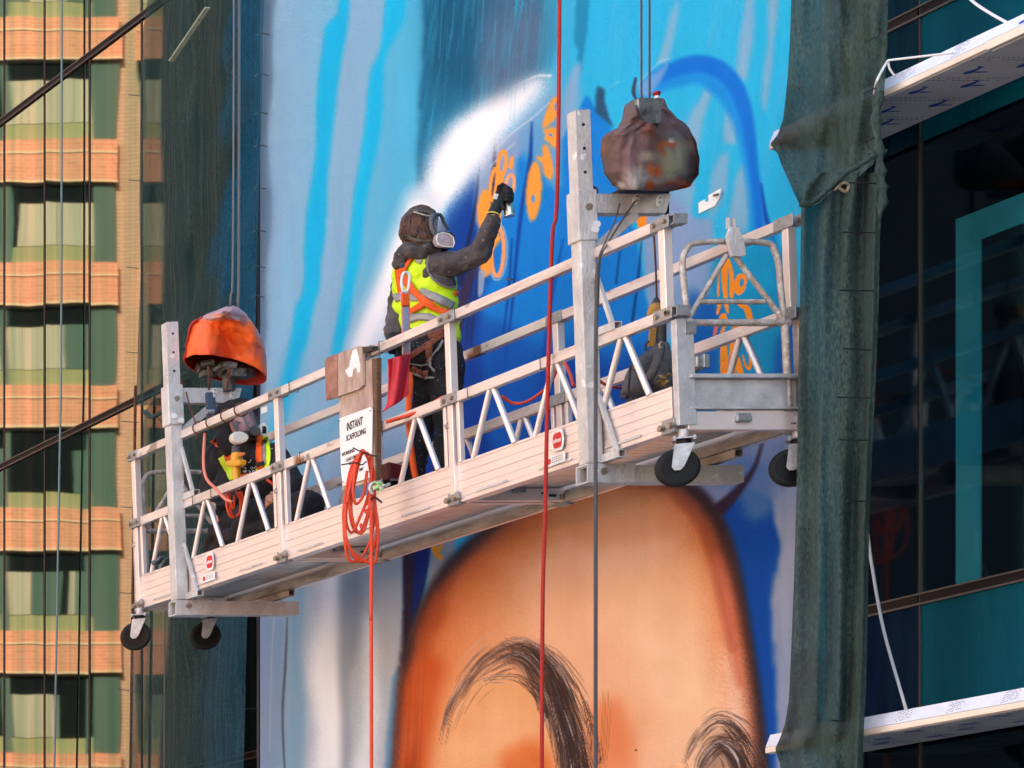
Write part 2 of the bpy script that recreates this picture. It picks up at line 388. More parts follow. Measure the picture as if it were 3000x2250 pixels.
for z in (2.90, 6.13, 9.35):
    MB().box((XG-.008, 10.4, z-.022), (XG+.03, 17.3, z+.022)).build('transom', FRAME, gb)
    MB().box((XG-.014, 10.4, z+.0225), (XG+.03, 17.3, z+.032)).build('transom_edge', FRAME3, gb)
    MB().box((XG-.014, 10.4, z-.034), (XG+.03, 17.3, z-.0225)).build('transom_edge', FRAME3, gb)
# interior of the right-hand bays
for z in (-1.4, 2.15, 5.42, 8.6):
    MB().box((XG+.05, 10, z-.0), (13.59, 17.2, z+.7)).build('floor_slab', CORE, gb)
for k, (za, zb) in enumerate(((-.7, 2.14), (2.86, 5.41))):
    top = zb-.62
    MB().box((XG+.10, 15.88, za), (XG+.2, 16.03, top)).build('column', TEALC, gb) if False else None
    y1 = F*(XG+.1)/(2800-CX); y0 = F*(XG+.1)/(2870-CX)
    MB().box((XG+.1, y0, za), (XG+.112, y1, top)).build('column', TEALC, gb)
    MB().box((XG+.1, 10.5, top+.001), (XG+.112, y1, top+.16)).build('beam', TEALC, gb)
    MB().box((XG+.5, 10.5, za), (XG+.55, y0-.3, top-.35)).build('curtain', mat('navy_curtain%d' % k, (.002, .003, .03, 1), .9), gb)
# mural panel of the building
MB().box((XG-.02, 17.2, -1.6), (13.59, 22.93, 13.1)).build('wall', mat('concrete', (.3, .3, .3, 1), .9), gb)

# sunshade fins with printed protective film
FILM = mat('protective_film', (.72, .77, .86, 1), .35, 0, var=.12, vscale=14, bump=.25, bscale=14)
FINC = mat('cream_fin_edge', (.82, .72, .60, 1), .5, 0, var=.08, vscale=5)
FINU = mat('fin_underside', (.64, .61, .60, 1), .6, 0, var=.15, vscale=4)
INK = mat('blue_ink', L(30, 70, 165), .6)
INKG = mat('grey_ink', (.16, .19, .26, 1), .7)
XF = 11.85
def fin(zb, yfar, seed, label_):
    rr = random.Random(seed)
    joints = [yfar, 15.15 if zb > 4 else 14.72, 12.9, 11.0]
    for k in range(3):
        y1, y0 = joints[k], joints[k+1]+.004
        off = 0.012 if k == 1 else 0
        f = MB(); f.hexa([(XF-off, y0, zb-off), (XG-.06, y0, zb-off), (XG-.06, y1, zb-off), (XF-off, y1, zb-off), (XF-off, y0, zb+.034), (XG-.06, y0, zb+.034), (XG-.06, y1, zb+.034), (XF-off, y1, zb+.034)])
        s_ = f.build('sunshade', FINC, gb, bevel=.004)
        f = MB(); f.hexa([(XF-off+.003, y0, zb+.036), (XG-.06, y0, zb+.036), (XG-.06, y1, zb+.036), (XF-off+.003, y1, zb+.036), (XF+.03, y0, zb+.105), (XG-.06, y0, zb+.115), (XG-.06, y1, zb+.115), (XF+.03, y1, zb+.105)])
        f.build('film', FILM, s_)
        MB().box((XF+.02, y0+.002, zb-off-.004), (XG-.062, y1-.002, zb-off-.0005)).build('underside', FINU, s_)
        ink = MB(); inkg = MB()
        # row of printed marks on the sloping front film
        yy = y1-.12-(0.1 if k else 0)
        while yy > y0+.25:
            for q in range(2):
                c = Vector((XF-off+.0155, yy, zb+.06)); u = Vector((0, -1, 0)); v = Vector((.027, 0, .069)).normalized(); nn = Vector((-.9, 0, .35))*.0015
                pts = [c + u*(.024*math.cos(t)*(1 if q == 0 else .5)+(.0 if q == 0 else .03)) + v*(.010*math.sin(t)-.008+.008*q) + nn for t in [i*math.pi/5 for i in range(10)]]
                ink.add(pts, [tuple(range(10))])
            for r_ in range(5):
                for c_ in range(9):
                    if rr.random() < .25: continue
                    c = Vector((XF-off+.0155, yy-.13-.012*c_, zb+.07)) + Vector((.027, 0, .069)).normalized()*(-.028+.013*r_+.002*c_) + Vector((-.9, 0, .35))*.0012
                    u = Vector((0, -1, 0))*.004; v = Vector((.027, 0, .069)).normalized()*.002
                    inkg.add([c-u-v, c+u-v, c+u+v, c-u+v], [(0, 1, 2, 3)])
            yy -= .36
        # marks under the fin: dark blobs and dashed lines of small print
        z = zb-off-.0052; yy = y1-.35; row = 0
        while yy > y0+.1:
            for xo in (.10, .30):
                cx = XF+xo+.06*(row % 2); c = Vector((cx, yy-.10*(xo > .2), z))
                ink.add([c+Vector((.024*math.cos(t), .032*math.sin(t), 0)) for t in [i*math.pi/6 for i in range(12)]], [tuple(range(12))])
                ink.add([c+Vector((-.01, -.03, -.0002)), c+Vector((.02, -.02, -.0002)), c+Vector((.012, -.085, -.0002)), c+Vector((-.03, -.09, -.0002)), c+Vector((-.002, -.065, -.0002))], [(0, 1, 2, 3, 4)])
                ink.add([c+Vector((.03, .01, -.0002)), c+Vector((.09, -.002, -.0002)), c+Vector((.09, -.012, -.0002)), c+Vector((.03, -.012, -.0002))], [(0, 1, 2, 3)])
            for ln in range(2):
                for q in range(16):
                    if rr.random() < .12: continue
                    c = Vector((XF+.04+.026*q, yy-.18-.035*ln, z)); a_ = .008 if ln == 0 else .006
                    inkg.add([c+Vector((-a_, -.006, 0)), c+Vector((a_, -.006, 0)), c+Vector((a_, .006, 0)), c+Vector((-a_, .006, 0))], [(0, 1, 2, 3)])
            yy -= .30; row += 1
        tag(ink.build('printed_marks', INK, s_), kind='stuff'); tag(inkg.build('small_print', INKG, s_), kind='stuff')
    # bracket between fin and glass
fin(5.50, 16.73, 1, ''); fin(2.105, 16.76, 2, '')
# ------------------------------------------------------------------ the mural: paint on a fine sheet, colour per vertex
STEP = 3.0
gx = np.arange(762, 2420, STEP); gy = np.arange(-160, 2420, STEP)
GX, GY = np.meshgrid(gx, gy); H_, W_ = GX.shape
C = np.zeros((H_, W_, 3)); C[:] = (130, 165, 200)
rng = np.random.RandomState(5)
def up(a, h, w_):
    yi = np.linspace(0, a.shape[0]-1.001, h); xi = np.linspace(0, a.shape[1]-1.001, w_); y0 = yi.astype(int); x0 = xi.astype(int)
    fy = (yi-y0)[:, None]; fx = (xi-x0)[None, :]; fy = fy*fy*(3-2*fy); fx = fx*fx*(3-2*fx)
    A = a[y0][:, x0]; B = a[y0][:, x0+1]; D = a[y0+1][:, x0]; E = a[y0+1][:, x0+1]
    return (A*(1-fx)+B*fx)*(1-fy)+(D*(1-fx)+E*fx)*fy
def nz(sx, sy, slant=0., oct=3):
    """stretched noise -1..1, cell sx by sy pixels, sheared by slant"""
    o = np.zeros((H_, W_)); a = 1.; t = 0
    for _ in range(oct):
        n_ = up(rng.uniform(-1, 1, (int(H_*STEP/sy)+3, int(W_*STEP/sx)+3)), H_, W_); o += a*n_; t += a; a *= .55; sx = max(sx*.5, STEP*1.2); sy = max(sy*.5, STEP*1.2)
    o /= t*.6
    if slant:
        sh = (np.arange(H_)*slant).astype(int); o = np.stack([np.roll(o[i], sh[i]) for i in range(H_)])
    return o
ST1 = nz(14, 420); ST2 = nz(26, 300, -.12); ST3 = nz(40, 700); CL = nz(160, 160); GR = rng.uniform(-1, 1, (H_, W_)); FB = nz(9, 160, -.15)
def bbx(x0, x1, y0, y1):
    i0 = max(0, int((y0-gy[0])/STEP)); i1 = min(H_, int((y1-gy[0])/STEP)+2); j0 = max(0, int((x0-gx[0])/STEP)); j1 = min(W_, int((x1-gx[0])/STEP)+2)
    return slice(i0, max(i1, i0)), slice(j0, max(j1, j0))
def blur(a, r):
    k = int(round(r*.55/STEP))
    if k < 1: return a
    for ax in (0, 1):
        for _ in range(2):
            p = np.concatenate([np.repeat(a.take([0], ax), k+1, ax), a, np.repeat(a.take([-1], ax), k, ax)], ax); c = np.cumsum(p, ax); n_ = a.shape[ax]
            a = (c.take(range(2*k+1, 2*k+1+n_), ax) - c.take(range(0, n_), ax))/(2*k+1)
    return a
def blend(sl, m, col):
    col = np.array(col, float); C[sl] = C[sl]*(1-m[..., None]) + col*m[..., None]
def poly(pts, col, soft=6, a=1., warp=0., wn=None, tex=None, fade=None):
    pts = np.array(pts, float); pad = soft*3+abs(warp)+8
    sl = bbx(pts[:, 0].min()-pad, pts[:, 0].max()+pad, pts[:, 1].min()-pad, pts[:, 1].max()+pad); X = GX[sl].copy(); Y = GY[sl]
    if X.size == 0: return
    if warp: X = X + warp*(ST1 if wn is None else wn)[sl]
    ins = np.zeros(X.shape, bool); n_ = len(pts)
    for i in range(n_):
        x1, y1 = pts[i]; x2, y2 = pts[(i+1) % n_]
        if y1 == y2: continue
        c = ((y1 > Y) != (y2 > Y)) & (X < (x2-x1)*(Y-y1)/(y2-y1)+x1); ins ^= c
    m = blur(ins.astype(float), soft)
    if soft > 9: m = np.clip(m + GR[sl]*.35*m*(1-m), 0, 1)
    m = m*a
    if tex is not None: m = m*np.clip(.75+.6*tex[sl], 0, 1)
    if fade is not None: m = m*fade(GX[sl], Y)
    blend(sl, np.clip(m, 0, 1), col)
def curve(pts, n_=10):
    p = [Vector((x, y, 0)) for x, y in pts]; return [(v.x, v.y) for v in smoothpath(p, n_)]
def stroke(pts, w_, col, soft=2., a=1., sm=True, closed=False):
    """brush stroke; w_ = full width in px or list tapering along the path"""
    if closed: pts = list(pts)+[pts[0]]
    k = len(pts); ws = [w_]*k if not isinstance(w_, (list, tuple)) else list(np.interp(np.linspace(0, 1, k), np.linspace(0, 1, len(w_)), w_))
    if sm and k > 2:
        q = curve(pts, 5); ws = list(np.interp(np.linspace(0, 1, len(q)), np.linspace(0, 1, k), ws)); pts = q
    P_ = np.array(pts, float); pad = max(ws)/2+soft*2+4
    sl = bbx(P_[:, 0].min()-pad, P_[:, 0].max()+pad, P_[:, 1].min()-pad, P_[:, 1].max()+pad); X = GX[sl]; Y = GY[sl]
    if X.size == 0: return
    m = np.zeros(X.shape)
    for i in range(len(P_)-1):
        ax, ay = P_[i]; bx, by = P_[i+1]; dx, dy = bx-ax, by-ay; l2 = dx*dx+dy*dy+1e-9
        t = np.clip(((X-ax)*dx+(Y-ay)*dy)/l2, 0, 1); d = np.hypot(X-ax-t*dx, Y-ay-t*dy); hw = (ws[i]*(1-t)+ws[i+1]*t)/2
        m = np.maximum(m, np.clip((hw-d)/max(soft, .1)+.5, 0, 1))
    blend(sl, m*a, col)
def ell(cx, cy, rx, ry, col, soft=2, a=1., tilt=0, n_=20):
    c, s = math.cos(R(tilt)), math.sin(R(tilt))
    poly([(cx+rx*math.cos(t)*c-ry*math.sin(t)*s, cy+rx*math.cos(t)*s+ry*math.sin(t)*c) for t in np.linspace(0, 2*math.pi, n_, endpoint=False)], col, soft, a)
def ringel(cx, cy, rx, ry, w_, col, tilt=0, soft=2):
    c, s = math.cos(R(tilt)), math.sin(R(tilt))
    stroke([(cx+rx*math.cos(t)*c-ry*math.sin(t)*s, cy+rx*math.cos(t)*s+ry*math.sin(t)*c) for t in np.linspace(0, 2*math.pi, 14, endpoint=False)], w_, col, soft, sm=False, closed=True)
# --- ground colours, upper part
def hgrad(x0, x1, c0, c1, y0=-200, y1=2500):
    sl = bbx(x0, x1, y0, y1); t = np.clip((GX[sl]-x0)/(x1-x0), 0, 1)[..., None]; C[sl] = np.array(c0)*(1-t)+np.array(c1)*t
hgrad(700, 900, (150, 172, 200), (126, 178, 208)); hgrad(900, 1250, (126, 178, 208), (70, 182, 220)); hgrad(1250, 2420, (40, 178, 224), (28, 184, 230))
poly([(1005, -180), (1150, -180), (1135, 100), (1085, 330), (1060, 620), (1035, 900), (960, 1250), (890, 1250), (930, 900), (955, 600), (985, 300)], (136, 176, 206), 18, .85, 16, ST2)
poly([(1150, -180), (1210, -180), (1180, 60), (1130, 180), (1112, 400), (1072, 600), (1052, 760), (1000, 1050), (960, 1100), (1020, 760), (1035, 560), (1065, 390), (1085, 210), (1110, 140)], (2, 182, 230), 9, 1, 8, ST2)
poly([(1000, -180), (1020, -180), (1018, 60), (998, 190), (970, 400), (958, 560), (950, 700), (935, 850), (900, 980), (850, 1150), (815, 1300), (790, 1300), (850, 1050), (885, 850), (905, 620), (925, 480), (938, 280), (955, 80), (990, 40)], (0, 178, 226), 9, 1, 9, ST2)
poly([(855, 1000), (905, 950), (880, 1100), (820, 1300), (770, 1380), (800, 1200)], (20, 170, 220), 20, .7, 8)
poly([(820, 700), (860, 600), (850, 900), (800, 1150), (790, 1000)], (120, 190, 225), 30, .4)
# dark teal field, top middle
poly([(1245, -180), (1640, -180), (1640, 120), (1600, 260), (1480, 330), (1330, 420), (1240, 560), (1218, 560), (1228, 330), (1240, 120)], (14, 92, 128), 12, .95, 10, FB)
poly([(1400, -180), (1600, -180), (1600, 150), (1500, 300), (1380, 380), (1400, 150)], (84, 112, 142), 50, .75)
poly([(1245, 200), (1360, 260), (1380, 420), (1250, 520), (1225, 480)], (40, 130, 168), 30, .6, 8, FB)
m = np.clip(FB*1.3-.15, 0, 1)*.75; sl = bbx(1235, 1650, -160, 480); blend(sl, m[sl]*np.clip((1660-GX[sl])/120, 0, 1)*np.clip((GX[sl]-1225)/30, 0, 1)*np.clip((500-GY[sl])/160, 0, 1), (30, 165, 205))
poly([(1600, -180), (1700, -180), (1690, 100), (1660, 300), (1640, 600), (1600, 420), (1570, 300), (1590, 100)], (60, 170, 208), 26, .7, 14, FB)
poly([(1690, -180), (1740, -180), (1720, 60), (1700, 220), (1690, 160), (1680, 40)], (20, 130, 170), 8, .8, 8, FB)
poly([(1655, 260), (1700, 170), (1695, 300), (1680, 520), (1650, 620), (1630, 480)], (140, 168, 204), 12, .85, 12, FB)
# cyan field with lilac streaks, top right
for p_ in ([(1992, -20), (1985, 80), (1960, 190), (1920, 185), (1960, 90), (1978, 10)], [(2265, -180), (2280, 10), (2262, 160), (2245, 320), (2225, 330), (2238, 160), (2248, 0)],
           [(2200, -180), (2215, 60), (2190, 240), (2160, 225), (2180, 60)], [(2060, 255), (2090, 270), (2060, 350), (2045, 420), (2020, 500), (2000, 560), (1990, 480), (2010, 390)],
           [(2130, 300), (2165, 360), (2160, 420), (2130, 430), (2120, 380)], [(2170, 480), (2200, 560), (2190, 700), (2140, 720), (2130, 640), (2150, 520)],
           [(2110, 460), (2140, 440), (2135, 560), (2100, 640), (2080, 620), (2090, 520)], [(1975, 520), (2030, 470), (2020, 620), (2020, 760), (1960, 900), (1900, 900), (1905, 600), (1960, 570)]):
    poly(p_, (140, 176, 204), 9, .85, 10, ST2)
m = np.clip(ST2*1.1-.2, 0, 1)*.38; sl = bbx(1700, 2350, -160, 750); blend(sl, m[sl]*np.clip((GX[sl]-1700)/80, 0, 1), (110, 178, 218))
# main blue robe
poly([(1395, 470), (1440, 430), (1560, 330), (1620, 480), (1640, 420), (1720, 280), (1760, 340), (1790, 360), (1830, 560), (1850, 620), (1880, 800), (1905, 900), (1925, 1050), (1940, 1150), (1990, 1500), (1195, 1500), (1218, 1200), (1262, 800), (1290, 640), (1330, 570)], (0, 128, 214), 7, 1, 5)
poly([(1385, 500), (1420, 520), (1440, 700), (1400, 1000), (1480, 1500), (1195, 1500), (1226, 1100), (1270, 760), (1295, 650), (1330, 570)], (2, 62, 152), 22, 1, 8)
poly([(1330, 900), (1500, 950), (1480, 1200), (1330, 1300)], (0, 60, 150), 40, .6)
poly([(1480, 950), (1560, 1000), (1540, 1300), (1480, 1450), (1430, 1300)], (0, 75, 170), 26, .6)
poly([(1560, 1000), (1800, 1050), (1920, 1000), (1960, 1500), (1500, 1500)], (0, 66, 160), 60, .8)
poly([(1690, 640), (1760, 700), (1760, 950), (1700, 1000)], (0, 120, 205), 30, .5)
# grey-lilac under-layers where the lettering sits
poly([(1395, 470), (1440, 420), (1530, 360), (1570, 340), (1565, 400), (1540, 440), (1510, 470), (1500, 620), (1440, 640), (1435, 700), (1400, 700), (1392, 620)], (140, 162, 196), 9, .95, 8)
poly([(1500, 370), (1560, 300), (1640, 250), (1650, 420), (1640, 560), (1600, 540), (1560, 450), (1545, 480)], (100, 160, 205), 14, .9, 8)
for f_, w_, c_ in (([(1450, 400), (1445, 520), (1425, 640), (1395, 760), (1350, 900), (1335, 1050)], [4, 14, 20, 22, 30, 24], (58, 40, 66)),
                   ([(1405, 480), (1390, 620), (1365, 740), (1350, 830)], [3, 8, 12, 16], (20, 30, 70)),
                   ([(1558, 360), (1552, 480), (1530, 600), (1512, 760), (1500, 900), (1480, 1050)], [6, 14, 12, 10, 8, 4], (0, 60, 150)),
                   ([(1650, 700), (1620, 850), (1600, 1000), (1580, 1150)], [4, 12, 14, 10], (0, 78, 175)),
                   ([(1880, 700), (1868, 830), (1850, 960)], [5, 8, 8], (2, 50, 110)), ([(1820, 700), (1805, 830)], [4, 6], (2, 55, 120)),
                   ([(1500, 700), (1490, 850), (1475, 980)], [4, 7, 4], (0, 50, 130)), ([(1735, 420), (1720, 560), (1700, 700)], [4, 8, 5], (0, 110, 200))):
    stroke(f_, w_, c_, 7, .85)
for x in (1345, 1365, 1385, 1400): stroke([(x, 800), (x-15, 950), (x-25, 1060)], [6, 9, 3], (62, 38, 60), 5, .6)
# hook of paint upper right of the mast
poly([(1750, 250), (1770, 260), (1772, 300), (1785, 345), (1800, 375), (1770, 350), (1745, 330), (1745, 280)], (38, 70, 104), 4, .9)
stroke([(1778, 262), (1800, 248), (1812, 238)], [4, 3, 6], (110, 190, 220), 4, .8)
stroke([(1862, 230), (1856, 270), (1868, 300)], [8, 12, 4], (60, 50, 70), 4, .9)
# the white sweep
def pfade(x, y): return np.clip(.55+.45*GR[:x.shape[0], :x.shape[1]], 0, 1)
poly([(1620, 222), (1560, 218), (1470, 270), (1340, 345), (1270, 430), (1235, 530), (1205, 640), (1150, 760), (1080, 890), (1010, 1040), (1060, 1110), (1120, 1000), (1180, 880), (1260, 720), (1300, 620), (1380, 540), (1430, 450), (1500, 380), (1590, 300), (1625, 250)], (176, 200, 222), 60, .85)
poly([(1606, 222), (1545, 234), (1450, 280), (1330, 365), (1270, 450), (1245, 540), (1212, 640), (1185, 700), (1150, 820), (1090, 950), (1050, 1040), (1080, 1060), (1140, 960), (1195, 850), (1275, 680), (1292, 610), (1356, 548), (1420, 470), (1470, 400), (1520, 340), (1580, 268)], (248, 250, 254), 30, 1)
poly([(1340, 390), (1290, 470), (1262, 600), (1290, 610), (1360, 500), (1440, 390), (1480, 310), (1400, 340)], (255, 255, 255), 14, 1)
stroke([(1612, 222), (1570, 224), (1500, 256)], [8, 6, 2], (225, 232, 240), 5, .9)
stroke([(1610, 300), (1560, 345), (1500, 390), (1450, 440)], [3, 4, 5, 3], (205, 220, 235), 4, .7)
stroke([(1508, 420), (1475, 448), (1435, 490)], [4, 6, 4], (190, 210, 228), 4, .7)
stroke([(1236, 600), (1180, 735), (1122, 880), (1066, 1010), (1015, 1130)], [110, 96, 90, 84, 60], (214, 226, 238), 46, .8); stroke([(1226, 620), (1172, 750), (1118, 880), (1070, 990), (1030, 1090)], [60, 54, 52, 48, 30], (252, 253, 255), 30, .9)
poly([(1240, -180), (1460, -180), (1440, 60), (1380, 260), (1290, 330), (1236, 200)], (16, 78, 112), 60, .5)
poly([(1420, 60), (1600, 20), (1590, 180), (1500, 270), (1400, 300)], (92, 112, 138), 50, .6)
for i_ in range(26):
    x_ = 1270+i_*14+rng.uniform(-8, 8); y_ = rng.uniform(-120, 160); stroke([(x_, y_), (x_-10, y_+rng.uniform(90, 240))], [2, 7, 2], (70, 172, 208), 4, rng.uniform(.2, .6))
# blue arch upper right
arc = [(1900, 262), (1950, 215), (2040, 188), (2110, 205), (2160, 262), (2190, 360), (2205, 470), (2222, 600), (2235, 760)]
stroke([(1880, 280), (1930, 235), (2040, 205), (2110, 240), (2160, 310), (2185, 400), (2200, 500), (2212, 640), (2225, 760)], [20, 70, 84, 84, 72, 50, 34, 30, 30], (10, 140, 224), 22, .9)
stroke(arc, [10, 40, 50, 52, 46, 36, 28, 24, 20], (0, 112, 214), 14, .9)
stroke([(2230, 540), (2245, 640), (2275, 740), (2300, 850), (2330, 1050)], [6, 14, 20, 24, 30], (0, 72, 175), 9, .9)
stroke([(1880, 260), (1875, 240), (1930, 185), (1962, 172)], [5, 6, 6, 3], (150, 205, 235), 5, .6)
poly([(1868, 250), (1950, 190), (1960, 175), (1955, 200), (1935, 240), (1900, 285), (1870, 280)], (120, 165, 215), 8, .8)
# lower right field behind the gate
poly([(1890, 560), (1960, 560), (2040, 640), (2080, 640), (2100, 760), (2090, 900), (2040, 1000), (2020, 900), (1960, 1000), (1935, 1150), (1920, 1000), (1900, 850), (1885, 700)], (138, 160, 198), 12, .92, 10, ST1)
poly([(2090, 720), (2330, 720), (2330, 1180), (2010, 1200), (2020, 1000), (2060, 900)], (0, 142, 190), 24, .9, 16, ST1)
poly([(2150, 680), (2280, 690), (2270, 850), (2150, 860)], (0, 160, 212), 24, .7, 10, ST1)
poly([(2020, 850), (2110, 900), (2110, 1150), (2030, 1200), (2000, 1000)], (0, 82, 170), 22, .8, 12, ST1)
poly([(2270, 1000), (2330, 900), (2330, 1230), (2250, 1220)], (0, 78, 165), 24, .8, 10, ST1)
m = np.clip(ST1-.35, 0, 1)*.6; sl = bbx(1950, 2330, 700, 1250); blend(sl, m[sl], (120, 150, 195))
# --- lower part, left: pale drapery
hgrad(700, 850, (128, 148, 176), (124, 150, 178), 1330, 2500)
poly([(840, 1500), (1000, 1480), (1180, 1480), (1200, 2450), (840, 2450)], (172, 182, 194), 16, 1)
poly([(835, 1560), (930, 1480), (960, 1560), (900, 1700), (870, 1900), (905, 2050), (880, 2300), (850, 2450), (820, 2450), (835, 1900)], (116, 158, 186), 22, .85, 10, ST3)
poly([(960, 1560), (1005, 1620), (1000, 1850), (1010, 2050), (1020, 2450), (900, 2450), (930, 2150), (905, 1980), (930, 1800)], (240, 243, 247), 30, .95, 12, ST3)
poly([(1000, 1640), (1050, 1600), (1060, 1800), (1020, 1980), (1050, 2450), (1010, 2450), (995, 2000)], (140, 150, 164), 16, .8, 10, ST3)
poly([(1100, 1560), (1150, 1500), (1180, 1560), (1165, 1750), (1150, 1980), (1105, 2000), (1100, 1800)], (176, 180, 188), 18, .8, 10, ST3)
poly([(1060, 1800), (1100, 1800), (1120, 2100), (1090, 2450), (1040, 2450)], (232, 237, 243), 26, .85, 12, ST3)
poly([(1150, 1980), (1172, 1950), (1160, 2200), (1145, 2450), (1120, 2450), (1130, 2180)], (96, 152, 190), 8, .9)
stroke([(842, 1800), (836, 1950), (828, 2100), (836, 2300)], [4, 8, 7, 5], (70, 72, 84), 5, .8)
stroke([(803, 1800), (795, 1950), (790, 2200)], 3, (170, 182, 200), 3, .6)
poly([(1060, 1120), (1205, 1040), (1200, 1300), (1185, 1480), (900, 1500), (960, 1300)], (158, 184, 210), 16, .9)
# robe edge left of the face
poly([(1180, 1430), (1215, 1440), (1190, 1700), (1180, 1850), (1160, 2100), (1180, 1800)], (48, 28, 50), 8, 1)
poly([(1188, 1430), (1275, 1400), (1262, 1620), (1240, 1740), (1205, 1850), (1178, 1960), (1184, 1700)], (46, 28, 52), 8, 1)
poly([(1215, 1500), (1270, 1480), (1258, 1640), (1232, 1760), (1205, 1840), (1212, 1680)], (2, 36, 112), 8, 1)
poly([(1268, 1560), (1340, 1540), (1330, 1620), (1262, 1720), (1250, 1730)], (150, 152, 156), 5, 1)
# right of the face
poly([(2000, 1330), (2400, 1230), (2400, 2450), (2120, 2450)], (138, 152, 184), 10, 1)
m = np.clip(ST1*.9, 0, 1)*.6; sl = bbx(2100, 2400, 1230, 1750); blend(sl, m[sl]*np.clip((GX[sl]-2080)/60, 0, 1)*np.clip((GY[sl]-1250)/60, 0, 1), (96, 116, 160))
poly([(2110, 1480), (2180, 1420), (2265, 1470), (2285, 1600), (2262, 1760), (2275, 2000), (2275, 2450), (2170, 2450), (2150, 1900), (2100, 1560)], (0, 72, 168), 12, 1, 10)
poly([(2150, 1330), (2260, 1370), (2270, 1500), (2200, 1530), (2140, 1440)], (90, 128, 178), 26, .8, 12)
poly([(2265, 1470), (2290, 1600), (2272, 1750), (2300, 1950), (2330, 1700), (2330, 1400)], (150, 164, 190), 10, .8, 8)
stroke([(2235, 1290), (2210, 1370), (2160, 1440), (2110, 1490)], [6, 12, 26, 40], (58, 34, 50), 12, .95)
# --- the face
face = curve([(1150, 2450), (1168, 2250), (1182, 2100), (1212, 1930), (1262, 1790), (1322, 1690), (1400, 1605), (1500, 1525), (1640, 1450), (1800, 1412), (1900, 1415), (1992, 1440), (2066, 1525), (2118, 1640), (2154, 1772), (2180, 1920), (2198, 2060), (2210, 2220), (2220, 2450)], 6)
big = curve([(1118, 2450), (1145, 2250), (1155, 2100), (1175, 1930), (1222, 1785), (1285, 1672), (1360, 1590), (1480, 1490), (1620, 1420), (1800, 1385), (1930, 1380), (2050, 1425), (2122, 1520), (2164, 1640), (2192, 1780), (2214, 1920), (2234, 2060), (2254, 2250), (2266, 2450)], 6)
poly(big, (60, 38, 40), 18, 1)
poly(face, (178, 86, 48), 26, 1)
def inner(d, c_, soft, a):
    ctr = np.array([1700, 2300.]); q = np.array(face); v = ctr-q; l = np.linalg.norm(v, axis=1)[:, None]; poly(q+v/l*np.minimum(d, l*.8), c_, soft, a)
inner(22, (212, 112, 60), 36, .95); inner(60, (226, 138, 82), 50, .9); inner(140, (238, 168, 124), 80, .9); inner(240, (244, 186, 148), 90, .85)
poly([(1500, 1700), (1650, 1560), (1850, 1480), (1990, 1520), (2080, 1700), (2120, 2000), (2150, 2450), (1880, 2450), (1800, 2200), (1600, 2000)], (247, 194, 158), 90, .85)
poly([(1720, 1700), (1900, 1620), (2020, 1800), (2100, 2050), (2160, 2450), (1990, 2450), (1950, 2150), (1840, 1950)], (252, 212, 178), 80, .75)
poly([(1950, 1900), (2060, 1900), (2120, 2150), (2160, 2300), (2060, 2200), (1960, 2100)], (250, 208, 168), 40, .7)
poly([(2120, 1880), (2150, 1900), (2180, 2060), (2196, 2230), (2206, 2450), (2160, 2450), (2140, 2200)], (255, 236, 220), 44, .85)
poly([(1180, 2000), (1240, 1900), (1300, 1950), (1260, 2150), (1230, 2450), (1160, 2450)], (206, 88, 38), 34, .85)
poly([(1210, 1860), (1260, 1740), (1330, 1680), (1300, 1800), (1240, 1950)], (178, 78, 36), 24, .6)
poly([(1600, 1500), (1800, 1440), (1960, 1460), (2000, 1540), (1900, 1600), (1700, 1600)], (228, 150, 94), 40, .6)
stroke([(1990, 1450), (2060, 1530), (2095, 1640), (2122, 1780), (2148, 1900)], [40, 46, 36, 26, 14], (150, 74, 50), 26, .6)
stroke([(2095, 1640), (2125, 1740), (2145, 1860), (2168, 2000)], [20, 34, 30, 14], (208, 112, 92), 34, .7)
poly([(1290, 2140), (1340, 2010), (1440, 1960), (1560, 2010), (1620, 2140), (1650, 2450), (1250, 2450)], (242, 178, 124), 34, .85)
poly([(1470, 2200), (1560, 2160), (1620, 2230), (1640, 2450), (1430, 2450)], (222, 112, 54), 34, .85)
poly([(1740, 2060), (1810, 2040), (1860, 2160), (1880, 2450), (1740, 2450), (1720, 2200)], (232, 132, 84), 36, .75)
poly([(1180, 2250), (1230, 2150), (1210, 2450), (1160, 2450)], (176, 60, 26), 20, .8)
sl = bbx(1140, 2250, 1400, 2450); fm = CL[sl]*10; ok = (C[sl][..., 0] > 180)[..., None]; C[sl] = np.where(ok, np.clip(C[sl]+fm[..., None]*np.array([.5, .9, 1.]), 0, 255), C[sl])
rr_ = random.Random(11)
for i in range(10): x = 1185+rr_.uniform(0, 45); stroke([(x+18, 1980-rr_.uniform(0, 120)), (x, 2250)], [2, 5], (120, 70, 30), 4, .15)
